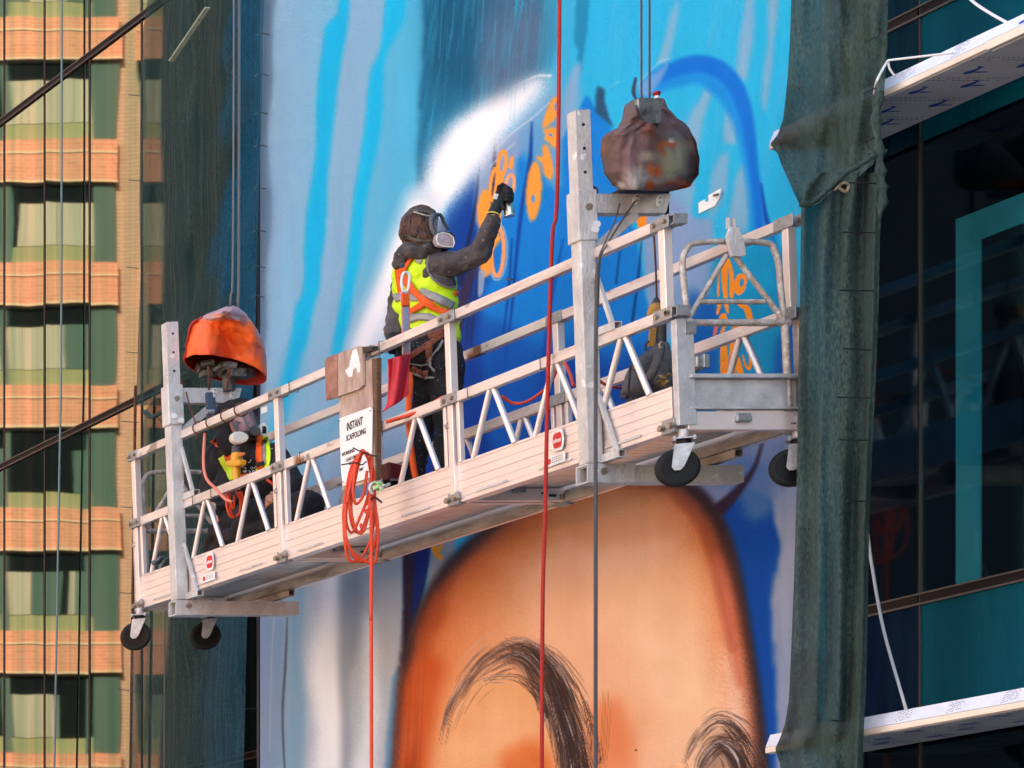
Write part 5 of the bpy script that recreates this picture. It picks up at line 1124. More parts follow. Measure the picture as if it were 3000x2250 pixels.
for i, lp in enumerate(loops):
    MB().tube(smoothpath([P(x+rr.uniform(-2, 2), y, Yc-.012*i+rr.uniform(-.01, .01)) for x, y in lp], 6), .0085, 8).build('loop', OCORD, co_, smooth=True)
MB().tube(smoothpath([P(1000, 1362, Yc-.10), P(1040, 1356, Yc-.12), P(1060, 1362, Yc-.12), P(1072, 1352, Yc-.08)], 5), .0045, 6).build('cable_tie', TIE, co_)
MB().tube(smoothpath([P(1034, 1312, Yc-.06), P(1062, 1325, Yc-.12), P(1090, 1334, Yc-.10), P(1104, 1337, Yc-.04)], 5), .004, 6).build('cable_tie', TIE, co_)
MB().tube(smoothpath([P(1086, 1462, Yc-.12), P(1100, 1458, Yc-.13), P(1118, 1472, Yc-.1)], 4), .006, 6).build('cable_tie', TIE, co_)
rope([P(1086, 1445, Yc-.1), P(1088, 1600, Yc-.1), P(1087, 1800, Yc-.1), P(1088, 2050, Yc-.1), P(1090, 4050, Yc-.1)], .0105, OCORD, 'orange cord dropping straight down from the coil by the white sign', 'cord')
sh = thing('shackle', 'grey shackle tied with green and white twine beside the orange cord coil', 'shackle')
MB().tube(smoothpath([P(1092, 1448, Yc-.14), P(1083, 1430, Yc-.14), P(1092, 1415, Yc-.14), P(1112, 1416, Yc-.14), P(1128, 1424, Yc-.12), P(1140, 1418, Yc-.1)], 5), .010, 8).build('bow', GALV, sh, smooth=True)
gm = MB(); rr = random.Random(3)
for i in range(14):
    p0 = P(rr.uniform(1096, 1122), rr.uniform(1412, 1436), Yc-.16); gm.cap(p0, .007, p0+Vector((rr.uniform(-.02, .02), rr.uniform(-.02, .02), rr.uniform(-.02, .02))), .006)
gm.build('twine', mat('green_twine', L(120, 190, 50), .7, 0, vcol=L(200, 215, 190), vscale=40), sh, smooth=True)
# orange hose along the truss
rope([P(1133, 1236, 18.72), P(1180, 1222, 18.7), P(1240, 1200, 18.55), P(1290, 1168, 18.4), P(1312, 1162, 18.3)], .012, OCORD, 'orange hose lying along the near mid rail below the standing painter', 'hose')
rope([P(1470, 1160, 18.2), P(1500, 1180, 18.2), P(1540, 1178, 18.15), P(1585, 1150, 18.1), P(1615, 1118, 18.0), P(1645, 1060, 17.8), P(1668, 1090, 17.6), P(1680, 1130, 17.4)], .009, OCORD, 'orange hose sagging between the truss bars left of the right mast', 'hose')
rope([P(1755, 1115, 16.85+.25), P(1780, 1130, 17.1), P(1815, 1136, 17.1), P(1845, 1134, 17.1)], .008, RROPE, 'short red cord beside the grey bag', 'cord')
ho = rope([P(600, 1270, 21.15), P(596, 1350, 21.1), P(604, 1400, 21.0), P(630, 1430, 20.9), P(660, 1462, 20.8), P(680, 1470, 20.75)], .010, mat('pinkish_hose', L(214, 120, 96), .55), 'pale orange air hose left of the crouching worker', 'hose')
rope([P(782, 1405, 20.9), P(810, 1423, 20.85), P(850, 1424, 20.8), P(880, 1408, 20.7), P(902, 1388, 20.6)], .010, OCORD, 'orange hose passing behind the post right of the crouching worker', 'hose')
cl = thing('hose_loops', 'small bundle of orange hose loops hanging under the yellow tool', 'hose')
for i, lp in enumerate([[(672, 1445), (676, 1500), (690, 1516), (704, 1494), (702, 1450)], [(666, 1440), (664, 1480), (676, 1512), (694, 1512), (710, 1480), (700, 1440)], [(690, 1440), (706, 1470), (702, 1500), (712, 1502), (714, 1470), (706, 1440)], [(668, 1452), (684, 1490), (686, 1452)]]):
    MB().tube(smoothpath([P(x, y, 20.92-.008*i) for x, y in lp], 6), .0085, 8).build('loop', OCORD, cl, smooth=True)
# rusty wire wound round the near top rail
rw_ = thing('wound_wire', 'rusty wire wound in loops round the left end of the near top rail', 'wire')
for Y in (21.22, 21.04, 20.84, 20.66):
    m = MB(); m.tube([T(.046*math.cos(t), Y+.012*math.sin(t*.5), 1.14+.046*math.sin(t)) for t in [i*math.pi/8 for i in range(16)]], .0055, 6, closed=True); m.build('loop', RUST, rw_, smooth=True)
MB().tube(smoothpath([P(545, 1148, 21.4), P(556, 1190, 21.35), P(572, 1240, 21.3), P(576, 1285, 21.2)], 5), .005, 6).build('tail', RUST, rw_)
# blue-grey strap hanging on the left arm
st = thing('lifting_strap', 'blue-grey strap with metal buckle hanging beside the left hoist arm', 'strap')
DB = mat('dull_blue_webbing', L(52, 72, 96), .8, 0, var=.4, vscale=30)
MB().beam(P(612, 1150, 21.25), P(616, 1225, 21.22), .05, .03).build('webbing', DB, st, bevel=.008)
MB().beam(P(622, 1165, 21.2), P(630, 1205, 21.2), .022, .03).build('webbing', DB, st, bevel=.005)
MB().cyl(P(606, 1206, 21.17), P(626, 1206, 21.17), .016, 10).build('buckle', ZINC, st)
# ------------------------------------------------------------------ sign board hung on the near rail
sb = thing('hanging_sign', 'white notice on a plywood board hooked over the near top rail', 'sign')
PLY = mat('weathered_plywood', L(196, 176, 162), .8, 0, vcol=L(146, 112, 98), vscale=7, bump=.4, bscale=40, stretch=(1, 1, .35)); speckle(PLY, L(225, 220, 210), 16, .70, .73)
PLYE = mat('plywood_edge', L(120, 92, 66), .85, 0, vcol=L(70, 50, 36), vscale=20, stretch=(1, 1, 12))
XS = 10.90
def sp(px, py, d=0): 
    q = PX(px, py, XS-d); return q
o = MB(); o.poly([sp(990, 1100, -.02), sp(1088, 1050, -.02), sp(1100, 1408, -.02), sp(1003, 1436, -.02)], (.024, 0, 0)); o.build('board', PLY, sb)
MB().poly([sp(1089, 1052, -.022), sp(1104, 1048, -.022), sp(1103, 1400, -.022), sp(1101, 1407, -.022)], (.03, 0, 0)).build('board_edge', PLYE, sb)
hk = [sp(953, 1058), sp(962, 1046), sp(1052, 1014), sp(1062, 1020), sp(1063, 1128), sp(1052, 1140), sp(993, 1160), sp(988, 1164), sp(957, 1173)]
hp = MB().poly(hk, (.016, 0, 0)).build('hook_plate', PLY, sb)
MB().poly([sp(953, 1058, .0005), sp(962, 1046, .0005), sp(990, 1036, .0005), sp(990, 1160, .0005), sp(957, 1173, .0005)], (-.004, 0, 0)).build('rusty_face', mat('rust_brown_face', L(170, 122, 106), .8, 0, vcol=L(132, 86, 72), vscale=12), hp)
MB().poly([sp(1034, 1026, .001), sp(1044, 1020, .001), sp(1050, 1040, .001), sp(1056, 1072, .001), sp(1055, 1090, .001), sp(1049, 1092, .001), sp(1044, 1076, .001), sp(1036, 1082, .001), sp(1032, 1104, .001), sp(1022, 1104, .001), sp(1012, 1086, .001), sp(1024, 1074, .001), sp(1028, 1050, .001)], (-.002, 0, 0)).build('paint_splash', WHITEP, hp)
MB().poly([sp(1061, 1016), sp(1088, 1014), sp(1090, 1026), sp(1063, 1034)], (.12, 0, 0)).build('hook', TIE, sb)
sf = MB(); sf.poly([sp(994, 1226, -.008), sp(1086, 1192, -.008), sp(1091, 1200, -.008), sp(1088, 1398, -.008), sp(1004, 1424, -.008), sp(999, 1380, -.008)], (.004, 0, 0)); sg_ = sf.build('sign_face', STK, sb)
def line_(s, px, py, h, wsc=1., bold=.0):
    q = sp(px, py, -.0065); text(s, q, (0, -1, 0), (0, 0, 1), h, BLACKP, 'lettering', sg_, .0005, wsc, bold)
line_('INSTANT', 1039, 1243, .074, .60, .0014); line_('SCAFFOLDING', 1043, 1274, .052, .66, .0008)
line_('WORKING', 1020, 1326, .034, .9, .0006); line_('LOAD LIMIT', 1030, 1342, .030, .8, .0006); line_('FOR HIRE', 1052, 1378, .026, .8, .0004); line_('850', 1028, 1357, .03, 1)
for x, y in ((995, 1234), (1084, 1203), (1004, 1412)): MB().cyl(sp(x, y, -.002), sp(x, y, .004), .004, 6).build('screw', RUST, sb)
# ------------------------------------------------------------------ red cloth, strap, things on the deck
RC = mat('red_painted_cloth', L(196, 22, 34), .5, 0, vcol=L(160, 12, 26), vscale=5, bump=.3, bscale=12); speckle(RC, L(232, 220, 218), 9, .66, .68, (1, 1, .45))
rows = [(1042, 1134, 1202), (1060, 1137, 1201), (1100, 1137, 1200), (1140, 1136, 1198), (1160, 1134, 1198), (1180, 1129, 1198), (1186, 1124, 1197), (1188, 1121, 1196)]
vs = []; nu = 16
for j in range(25):
    py_ = j/24; i_ = 1042+(1190-1042)*py_; a = np.interp(i_, [r[0] for r in rows], [r[1] for r in rows]); b = np.interp(i_, [r[0] for r in rows], [r[2] for r in rows])
    for i in range(nu+1):
        u = i/nu; y = i_ + (18*(1-u) - 26*(u-.0))*py_ + 14*(1-u)*(1-py_)*.8 - 6*u; q = P(a+(b-a)*u, y, 18.72+.018*math.sin(u*8+py_*2)+.02*u); vs.append(q)
fs = [(j*(nu+1)+i, j*(nu+1)+i+1, (j+1)*(nu+1)+i+1, (j+1)*(nu+1)+i) for j in range(24) for i in range(nu)]
o = MB().add(vs, fs).build('red_cloth', RC, smooth=True); so = o.modifiers.new('t', 'SOLIDIFY'); so.thickness = .006; tag(o, 'red paint-spattered cloth hanging under the top rail left of the standing painter', 'cloth')
bx = thing('toolbox', 'dark red tool tray with black feet on the deck beside the white sign', 'tool tray')
a = P(1120, 1370, 19.32)
MB().hexa([a+Vector(v) for v in ((0, -.08, -.09), (.17, -.08, -.09), (.17, .12, -.09), (0, .12, -.09), (-.01, -.09, .02), (.16, -.09, -.02), (.16, .13, -.02), (-.01, .13, .02))]).build('tray', mat('dark_red_plastic', L(110, 20, 30), .45), bx, bevel=.008)
MB().cyl(a+Vector((.11, -.1, -.02)), a+Vector((.14, -.12, .0)), .022, 12).build('knob', REDP, bx, smooth=True)
MB().box(a+Vector((.02, -.06, -.2)), a+Vector((.15, .1, -.092))).build('tool_base', BLACKR, bx, bevel=.01)
MB().box(a+Vector((-.0, -.095, -.105)), a+Vector((.165, -.085, -.092))).build('metal_edge', ZINC, bx)
# grey bag with brass fittings and the swivel hook
bg_ = thing('grey_bag', 'dirty grey canvas bag slumped on the deck near the right end', 'bag')
GB = mat('grey_canvas', L(98, 98, 100), .85, 0, vcol=L(66, 66, 68), vscale=8, bump=.6, bscale=25)
m = MB(); q = lambda x, y, Y=16.95: P(x, y, Y)
m.cap(q(1885, 1075), .07, q(1870, 1130), .085, ((0, 1, 0), .8)); m.cap(q(1940, 1050), .06, q(1925, 1120), .09, ((0, 1, 0), .8)); m.cap(q(1900, 1050), .045, q(1940, 1020), .04); m.cap(q(1860, 1110), .05, q(1850, 1140), .05); m.cap(q(1960, 1080), .05, q(1955, 1150), .06)
vox('sack', m, GB, bg_, .010, .03, .06, 3)
bv = None
MB().tube(smoothpath([q(1935, 1010, 16.8), q(1925, 1060, 16.78), q(1905, 1100, 16.78), q(1890, 1110, 16.8)], 5), [.02, .026, .028, .028]+[.026]*12, 8).build('flap_strap', GB, bg_, smooth=True)
MB().tube(smoothpath([q(1848, 1070, 16.85), q(1844, 1110, 16.83), q(1843, 1150, 16.8), q(1860, 1170, 16.78), q(1872, 1192, 16.76), q(1876, 1178, 16.77), q(1858, 1160, 16.8)], 5), .006, 6).build('cord', TIE, bg_)
MB().tube(smoothpath([q(1892, 1040, 16.95), q(1893, 1008, 16.95), q(1902, 1000, 16.95)], 4), .006, 6).build('handle', TIE, bg_)
m = MB(); rr = random.Random(2)
for i in range(16):
    p0 = q(rr.uniform(1925, 1952), rr.uniform(1098, 1130), 16.82); m.cyl(p0, p0+Vector((rr.uniform(-.02, .02), rr.uniform(-.03, .0), rr.uniform(-.02, .02))), rr.uniform(.008, .014), 8)
m.build('brass_fittings', mat('dull_brass', L(176, 150, 96), .45, .7, vcol=L(90, 72, 50), vscale=40), bg_)
rr = random.Random(4); jm = MB()
for i in range(10):
    p0 = q(rr.uniform(1835, 1950), rr.uniform(1140, 1175), 17.1); jm.box(p0-Vector((.03, .03, .02)), p0+Vector((.035, .03, .03)))
for_ = jm.build('scrap', mat('navy_brown_scrap', L(50, 66, 84), .7, 0, vcol=L(80, 52, 44), vscale=20)); tag(for_, 'dark jumble of off-cuts on the deck under the grey bag', 'off-cuts', kind='stuff')
sw = thing('swivel_hook', 'yellow and grey swivel hook hanging above the grey bag', 'hook')
YEL = mat('worn_yellow', L(204, 150, 60), .6, 0, vcol=L(120, 90, 60), vscale=20); DKM = mat('dark_grey_metal', L(70, 68, 66), .6, .3, var=.3, vscale=30)
m = MB(); m.tube([q(1922, 872, 17.0), q(1923, 880, 17.0), q(1924, 888, 17.0), q(1926, 905, 17.0)], [.010, .016, .03, .036], 12); m.build('collar', DKM, sw, smooth=True)
m = MB(); m.cap(q(1920, 905, 16.97), .036, q(1918, 918, 16.97), .032); m.cap(q(1908, 914, 16.97), .02, q(1906, 920, 16.97), .02); m.build('yellow_body', YEL, sw, smooth=True)
m = MB(); m.cap(q(1938, 898, 17.0), .034, q(1942, 915, 17.0), .03); m.build('grey_body', DKM, sw, smooth=True)
m = MB(); m.beam(q(1913, 960, 16.98), q(1908, 1016, 16.98), .034, .012, (0, 1, 0)); m.build('yellow_strap', mat('ochre_strap', L(190, 140, 66), .8, 0, var=.4, vscale=60), sw)
m = MB(); m.cyl(q(1932, 925, 17.0), q(1932, 1020, 17.0), .034, 12); m.build('grey_shank', DKM, sw, smooth=True, auto=40)
jb = thing('junction_box', 'grey box clamped behind the right end post', 'box')
a = P(2020, 1050, 16.4); b = P(2048, 1083, 16.4); MB().box((a.x, 16.34, b.z), (b.x, 16.45, a.z)).build('case', ZINC, jb, bevel=.006)
MB().box((b.x-.02, 16.33, b.z-.004), (b.x+.012, 16.46, a.z+.008)).build('lid', ZINC, jb, bevel=.004)
hs = rope([P(2015, 1085, 16.5), P(2035, 1100, 16.5), P(2060, 1118, 16.5), P(2085, 1130, 16.5)], .018, BLACKR, 'black hose end on the deck inside the end gate', 'hose')
# rags and cord on the deck at the far left
m = MB(); rr = random.Random(9)
for i in range(12):
    p0 = P(rr.uniform(450, 492), rr.uniform(1640, 1668), 21.9); m.cap(p0, rr.uniform(.014, .03), p0+Vector((rr.uniform(-.03, .03), rr.uniform(-.03, .03), rr.uniform(-.01, .03))), .015)
o = vox('plastic_rag', m, mat('grey_plastic', L(96, 100, 108), .25, 0, vcol=L(30, 32, 36), vscale=20), None, .008, .02, .04, 2); tag(o, 'crumpled grey plastic on the deck at the left end', 'rag')
# ------------------------------------------------------------------ people
SKIN = mat('skin', L(196, 140, 116), .55, 0, var=.12, vscale=20)
JACK = mat('worn_dark_jacket', L(84, 76, 74), .8, 0, vcol=L(44, 40, 42), vscale=5, bump=.7, bscale=14); speckle(JACK, L(128, 124, 128), 38, .66, .72); speckle(JACK, L(128, 88, 52), 11, .69, .76)
TROU = mat('spattered_black_trousers', L(18, 18, 20), .85, 0, var=.3, vscale=6, bump=.4, bscale=30); speckle(TROU, L(150, 158, 164), 62, .68, .72); speckle(TROU, L(30, 92, 112), 48, .66, .70); speckle(TROU, L(150, 50, 50), 52, .73, .76)
HIVIS = mat('hi_vis_yellow', L(205, 240, 14), .6, 0, var=.1, vscale=8, bump=.25, bscale=18)
n = HIVIS.node_tree
REFL = mat('reflective_tape', L(150, 146, 140), .45, .2, var=.2, vscale=20)
PIPE = mat('grey_piping', L(120, 116, 108), .7)
HORG = mat('orange_webbing', L(240, 92, 20), .7, 0, var=.18, vscale=50, bump=.3, bscale=200)
HBRN = mat('brown_webbing', L(150, 78, 50), .8, 0, vcol=L(70, 34, 28), vscale=60, bump=.5, bscale=200)
GLOVE = mat('black_glove', L(16, 15, 18), .7, 0, var=.3, vscale=40, bump=.4, bscale=120)
HAIR = mat('brown_hair', L(92, 56, 34), .5, 0, vcol=L(48, 28, 20), vscale=30, stretch=(1, 1, .25), bump=.8, bscale=60)
MASKG = mat('mask_grey_rubber', L(78, 82, 84), .5); MASKB = mat('mask_black', L(22, 22, 24), .4)
FILT = mat('filter_pink_white', L(196, 182, 186), .6, 0, vcol=L(150, 130, 136), vscale=20); FILW = mat('filter_white', L(232, 228, 214), .5, 0, var=.06, vscale=20)
VIS = bpy.data.materials.new('clear_visor'); VIS.use_nodes = True; nn = VIS.node_tree; bb_ = nn.nodes['Principled BSDF']; bb_.inputs['Base Color'].default_value = (.35, .28, .30, 1); bb_.inputs['Roughness'].default_value = .06; bb_.inputs['Alpha'].default_value = .38
BK = mat('black_cotton', L(17, 16, 18), .9, 0, vcol=L(28, 26, 30), vscale=5, bump=.4, bscale=22)
def V(px, py, Y): return P(px, py, Y)
def lens(o): return o

# ---- standing painter
p1 = thing('person', 'standing painter in a hi-vis vest and respirator reaching up with a spray can', 'person', group='people working on the platform')
m = MB()
hc = V(1232, 670, 19.05)
m.cap(V(1230, 655, 19.05), .098, V(1238, 680, 19.04), .092, ((0, 1, 0), .85)); m.cap(V(1252, 700, 19.0), .06, V(1262, 708, 19.0), .05)
m.cap(V(1218, 745, 19.12), .065, V(1228, 700, 19.08), .06)
m.cap(V(1268, 678, 18.98), .018, V(1284, 686, 18.97), .014)   # nose
m.cap(V(1225, 810, 19.13), .09, V(1250, 1000, 19.1), .09)      # trunk inside the clothes
m.cap(V(1195, 790, 19.2), .05, V(1166, 890, 19.26), .04); m.cap(V(1166, 890, 19.26), .038, V(1152, 985, 19.15), .028)
m.cap(V(1290, 770, 18.95), .05, V(1402, 742, 18.78), .042); m.cap(V(1402, 742, 18.78), .040, V(1446, 632, 18.65), .030)
m.cap(V(1288, 1040, 19.02), .08, V(1312, 1240, 18.98), .05); m.cap(V(1312, 1240, 18.98), .05, V(1306, 1450, 19.0), .035)
m.cap(V(1228, 1040, 19.15), .08, V(1240, 1240, 19.18), .05); m.cap(V(1240, 1240, 19.18), .05, V(1190, 1462, 19.25), .035); m.cap(V(1225, 1010, 19.1), .1, V(1290, 1020, 19.05), .1)
vox('body', m, SKIN, p1, .010)
# boots
for a, b in ((V(1300, 1462, 19.0), V(1325, 1468, 18.95)), (V(1186, 1478, 19.25), V(1210, 1484, 19.2))):
    m = MB(); m.cap(a, .05, b, .042); m.cap(a, .048, a+Vector((0, 0, .10)), .045); vox('boot', m, BK, p1, .010)
# trousers
m = MB()
m.cap(V(1215, 1030, 19.12), .115, V(1292, 1038, 19.03), .125); m.cap(V(1228, 990, 19.12), .12, V(1275, 1000, 19.06), .13)
m.cap(V(1302, 1070, 19.0), .115, V(1312, 1230, 18.96), .078); m.cap(V(1312, 1230, 18.96), .078, V(1304, 1440, 18.98), .060)
m.cap(V(1232, 1070, 19.14), .105, V(1245, 1230, 19.16), .075); m.cap(V(1245, 1230, 19.16), .072, V(1196, 1455, 19.24), .058)
m.cap(V(1330, 1075, 18.95), .045, V(1334, 1110, 18.95), .05)
tr_ = vox('trousers', m, TROU, p1, .011, .035, .10, 3)
# jacket
m = MB()
m.cap(V(1206, 802, 19.16), .112, V(1264, 800, 19.03), .120, ((1, 1, 0), .95)); m.cap(V(1222, 900, 19.14), .118, V(1274, 905, 19.05), .115); m.cap(V(1232, 985, 19.13), .115, V(1280, 990, 19.06), .11)
m.cap(V(1206, 768, 19.15), .10, V(1240, 768, 19.08), .09)
m.cap(V(1192, 796, 19.2), .078, V(1166, 890, 19.26), .060); m.cap(V(1166, 890, 19.26), .060, V(1152, 976, 19.16), .054)
m.cap(V(1278, 778, 18.98), .088, V(1340, 772, 18.86), .078); m.cap(V(1340, 772, 18.86), .076, V(1405, 742, 18.76), .070); m.cap(V(1402, 745, 18.76), .068, V(1432, 672, 18.68), .054); m.cap(V(1432, 672, 18.68), .054, V(1442, 650, 18.66), .050)
jk = vox('jacket', m, JACK, p1, .009, .022, .05, 3)
m = MB()  # hood folded on the back and round the neck
m.cap(V(1176, 752, 19.12), .05, V(1200, 722, 19.05), .05); m.cap(V(1200, 722, 19.05), .05, V(1250, 726, 18.96), .042); m.cap(V(1170, 768, 19.1), .046, V(1180, 748, 19.08), .05); m.cap(V(1250, 726, 18.96), .036, V(1278, 738, 18.96), .03); m.cap(V(1205, 735, 19.0), .05, V(1240, 745, 18.98), .04)
vox('hood', m, JACK, p1, .009, .022, .06, 3)
# vest: a shell a little outside the jacket's trunk
m = MB()
m.cap(V(1214, 835, 19.16), .130, V(1270, 842, 19.04), .134); m.cap(V(1218, 890, 19.15), .134, V(1274, 895, 19.04), .134); m.cap(V(1226, 945, 19.14), .134, V(1280, 945, 19.04), .132); m.cap(V(1234, 988, 19.13), .132, V(1284, 988, 19.05), .128); m.cap(V(1206, 800, 19.15), .115, V(1244, 794, 19.06), .120)
m.cap(V(1205, 762, 19.11), .065, V(1235, 745, 19.04), .062)
vs_ = vox('vest', m, HIVIS, p1, .009, .010, .05, 5)
bv = bvh_of(vs_)
# dark jacket panel at the armhole over the vest, then the vest's grey piping
bj = bvh_of(jk)
def patch(name, bvh, pts, Y, m_, parent, off=.006, th=.003):
    """cloth panel laid on a surface; pts is its outline in photo pixels"""
    pts = curve(pts+[pts[0]], 4)[:-1]; c = np.mean(np.array(pts), 0); rings = 5; vs = []; 
    for k in range(1, rings+1):
        for x, y in pts: 
            t = k/rings; q = (c[0]+(x-c[0])*t, c[1]+(y-c[1])*t); v, _ = onto(bvh, q[0], q[1], Y, off); vs.append(v if abs(v.y-Y) < .45 else P(q[0], q[1], Y))
    v0, _ = onto(bvh, c[0], c[1], Y, off); n_ = len(pts); fs = [(k*n_+i, k*n_+(i+1) % n_, (k+1)*n_+(i+1) % n_, (k+1)*n_+i) for k in range(rings-1) for i in range(n_)]
    vs.append(v0); fs += [(len(vs)-1, i, (i+1) % n_) for i in range(n_)]
    o = MB().add(vs, fs).build(name, m_, parent, smooth=True); s = o.modifiers.new('t', 'SOLIDIFY'); s.thickness = th; s.offset = 0; return o
patch('jacket_side', bv, [(1262, 745), (1292, 742), (1320, 800), (1332, 838), (1305, 840), (1272, 822), (1252, 790), (1250, 765)], 18.95, JACK, p1, .009)
ribbon('vest_piping', bv, [(1262, 738), (1250, 775), (1258, 805), (1282, 830), (1312, 842), (1330, 838)], 5, 18.95, PIPE, p1, .012)
for nm, pts, w_ in (('reflective_band', [(1158, 872), (1166, 870), (1173, 880)], 22), ('reflective_band', [(1190, 862), (1212, 872), (1240, 868)], 22), ('reflective_band', [(1232, 852), (1262, 866), (1295, 882), (1325, 898)], 24),
                    ('reflective_band', [(1200, 936), (1225, 928), (1255, 930), (1290, 944), (1318, 940)], 22), ('reflective_band', [(1225, 772), (1238, 745)], 18)):
    ribbon(nm, bv, pts, w_, 19.0, REFL, p1, .010)
# harness
for pts, w_ in (([(1262, 728), (1228, 738), (1200, 766), (1182, 800)], 16), ([(1172, 790), (1200, 832), (1230, 868), (1270, 900), (1318, 925)], 21), ([(1200, 915), (1222, 903), (1245, 890)], 18), ([(1168, 785), (1172, 830), (1178, 860)], 10), ([(1332, 870), (1330, 850)], 10)):
    ribbon('harness_strap', bv, pts, w_, 19.0, HORG, p1, .016, .004)
btr = bvh_of(tr_)
for pts, w_, mt in (([(1318, 955), (1290, 985), (1262, 1010), (1225, 1032), (1205, 1040)], 17, HBRN), ([(1262, 1005), (1258, 1035), (1264, 1062)], 18, HBRN), ([(1258, 990), (1290, 975), (1300, 965)], 17, HBRN), ([(1208, 1075), (1235, 1092), (1262, 1096)], 19, HBRN),
                    ([(1202, 1060), (1240, 1066), (1264, 1070)], 4, PIPE), ([(1206, 1088), (1235, 1105), (1274, 1108)], 5, PIPE), ([(1298, 1002), (1270, 1040), (1268, 1070), (1276, 1090)], 6, PIPE)):
    ribbon('leg_loop' if mt is HBRN else 'leg_loop_edge', btr, pts, w_, 18.98, mt, p1, .022, .008)
m = MB(); m.cap(V(1352-16, 1040, 18.9), .035, V(1354-14, 1090, 18.9), .04); m.cap(V(1310, 1050, 18.88), .03, V(1322, 1070, 18.86), .035); vox('tool_pouch', m, TROU, p1, .008, .02, .04, 2)
# karabiner and lanyard
kb = MB(); kb.tube(smoothpath([V(1180, 852, 18.85), V(1176, 826, 18.85), V(1180, 804, 18.85), V(1190, 798, 18.85), V(1199, 806, 18.85), V(1198, 832, 18.85), V(1192, 856, 18.85)], 5), .0085, 8, closed=True); kb.build('karabiner', WHITEP, p1, smooth=True)
MB().cyl(V(1175, 780, 18.9), V(1181, 779, 18.88), .012, 10).build('buckle', DB, p1)
ln = thing('lanyard', 'orange and grey webbing lanyard hanging from the back of the standing painter', 'lanyard')
PK = mat('pink_grey_webbing', L(214, 120, 110), .8, 0, vcol=L(160, 160, 175), vscale=14)
m = MB(); 
for (x0, y0, x1, y1, w_) in ((1184, 856, 1188, 895, .055), (1188, 895, 1190, 1040, .05)):
    m.beam(V(x0, y0, 18.83), V(x1, y1, 18.80), w_, .012, (0, 1, 0))
m.build('webbing', PK, ln, bevel=.003)
m = MB(); m.beam(V(1188, 900, 18.79), V(1190, 1030, 18.765), .032, .004, (0, 1, 0)); m.build('label', mat('blue_grey_label', L(140, 146, 162), .6, 0, var=.25, vscale=20), ln)
m = MB(); m.beam(V(1187, 860, 18.80), V(1188, 896, 18.79), .05, .016, (0, 1, 0)); m.build('sleeve', HORG, ln, bevel=.003)
m = MB(); m.tube(smoothpath([V(1199, 1095, 18.85), V(1202, 1130, 18.82), V(1197, 1190, 18.82), V(1198, 1240, 18.85), V(1204, 1310, 18.85), V(1212, 1370, 18.85), V(1218, 1400, 18.85)], 5), [.018]*31, 8); m.build('orange_tail', HORG, ln, smooth=True)
m = MB(); m.beam(V(1204, 1110, 18.84), V(1206, 1180, 18.84), .02, .006, (0, 1, 0)); m.build('blue_edge', mat('blue_webbing', L(40, 60, 150), .8), ln)
# head: hair, straps, respirator
m = MB(); rr = random.Random(4)
m.cap(V(1228, 652, 19.05), .108, V(1222, 676, 19.05), .105); m.cap(V(1206, 690, 19.03), .05, V(1232, 704, 18.98), .045); m.cap(V(1192, 672, 19.03), .03, V(1184, 656, 19.03), .02)
m.cap(V(1246, 690, 18.95), .03, V(1262, 704, 18.94), .018)
hr = vox('hair', m, HAIR, p1, .006, .018, .04, 3)
bh = bvh_of(hr)
m = MB()
for i in range(130):
    x0 = rr.uniform(1188, 1254); y0 = rr.uniform(630, 660); pts = []
    for k in range(5):
        x = x0 - (k*k)*.9*(1 if x0 < 1225 else -.6) + rr.uniform(-2, 2); y = y0+k*rr.uniform(10, 14); v, _ = onto(bh, x, y, 18.97, .004); pts.append(v if abs(v.y-18.97) < .25 else P(x, y, 18.99))
    m.tube(smoothpath(pts, 3), [.0034]*12+[.001], 5)
m.build('locks', HAIR, hr, smooth=True)
m = MB()
for i in range(9):
    a = V(1192+rr.uniform(-8, 6), 655+rr.uniform(0, 45), 19.0); m.tube(smoothpath([a, a+Vector((-.02, 0, .01)), a+Vector((-.035, 0, -.01+rr.uniform(-.02, .02)))], 3), .002, 5)
m.build('stray_hairs', HAIR, hr)
STRP = mat('mask_strap', L(84, 78, 66), .7, 0, var=.3, vscale=30)
ribbon('mask_strap', bh, [(1202, 626), (1225, 618), (1250, 622), (1268, 632)], 9, 18.97, STRP, p1, .008, .004); ribbon('mask_strap', bh, [(1185, 688), (1210, 700), (1240, 706), (1265, 706)], 9, 18.95, STRP, p1, .008, .004)
ribbon('mask_strap', bh, [(1215, 622), (1240, 632), (1266, 636)], 5, 18.97, mat('pale_strap', L(150, 145, 130), .7), p1, .010, .004)
rs = MB()  # rubber face seal seen from the side
rs.tube(smoothpath([V(1272, 628, 18.93), V(1263, 644, 18.92), V(1266, 668, 18.92), V(1274, 688, 18.92), V(1285, 700, 18.93)], 6), .016, 8); rs.tube(smoothpath([V(1272, 628, 18.93), V(1290, 630, 18.95), V(1300, 650, 18.97), V(1312, 672, 18.98)], 6), .010, 8)
rs.build('face_seal', MASKG, p1, smooth=True)
ribbon('mask_piece', bh, [(0, 0), (1, 1)], 1, 18.9, MASKG, p1) if False else None
q = [V(1276, 632, 18.93), V(1287, 636, 18.93), V(1310, 672, 18.94), V(1316, 680, 18.95), V(1280, 688, 18.92), V(1270, 660, 18.92)]
MB().poly(q, (0, .10, .0)).build('visor', VIS, p1, bevel=.008)
m = MB(); m.cap(V(1292, 700, 18.97), .05, V(1300, 712, 18.97), .055); m.cap(V(1316, 688, 18.98), .022, V(1322, 700, 18.98), .026); m.cap(V(1272, 706, 18.97), .036, V(1282, 716, 18.97), .036); vox('mask_body', m, MASKB, p1, .006)
f_ = MB(); fo = [(1282, 686), (1296, 681), (1316, 686), (1328, 696), (1331, 712), (1326, 724), (1300, 722), (1286, 718), (1279, 704)]
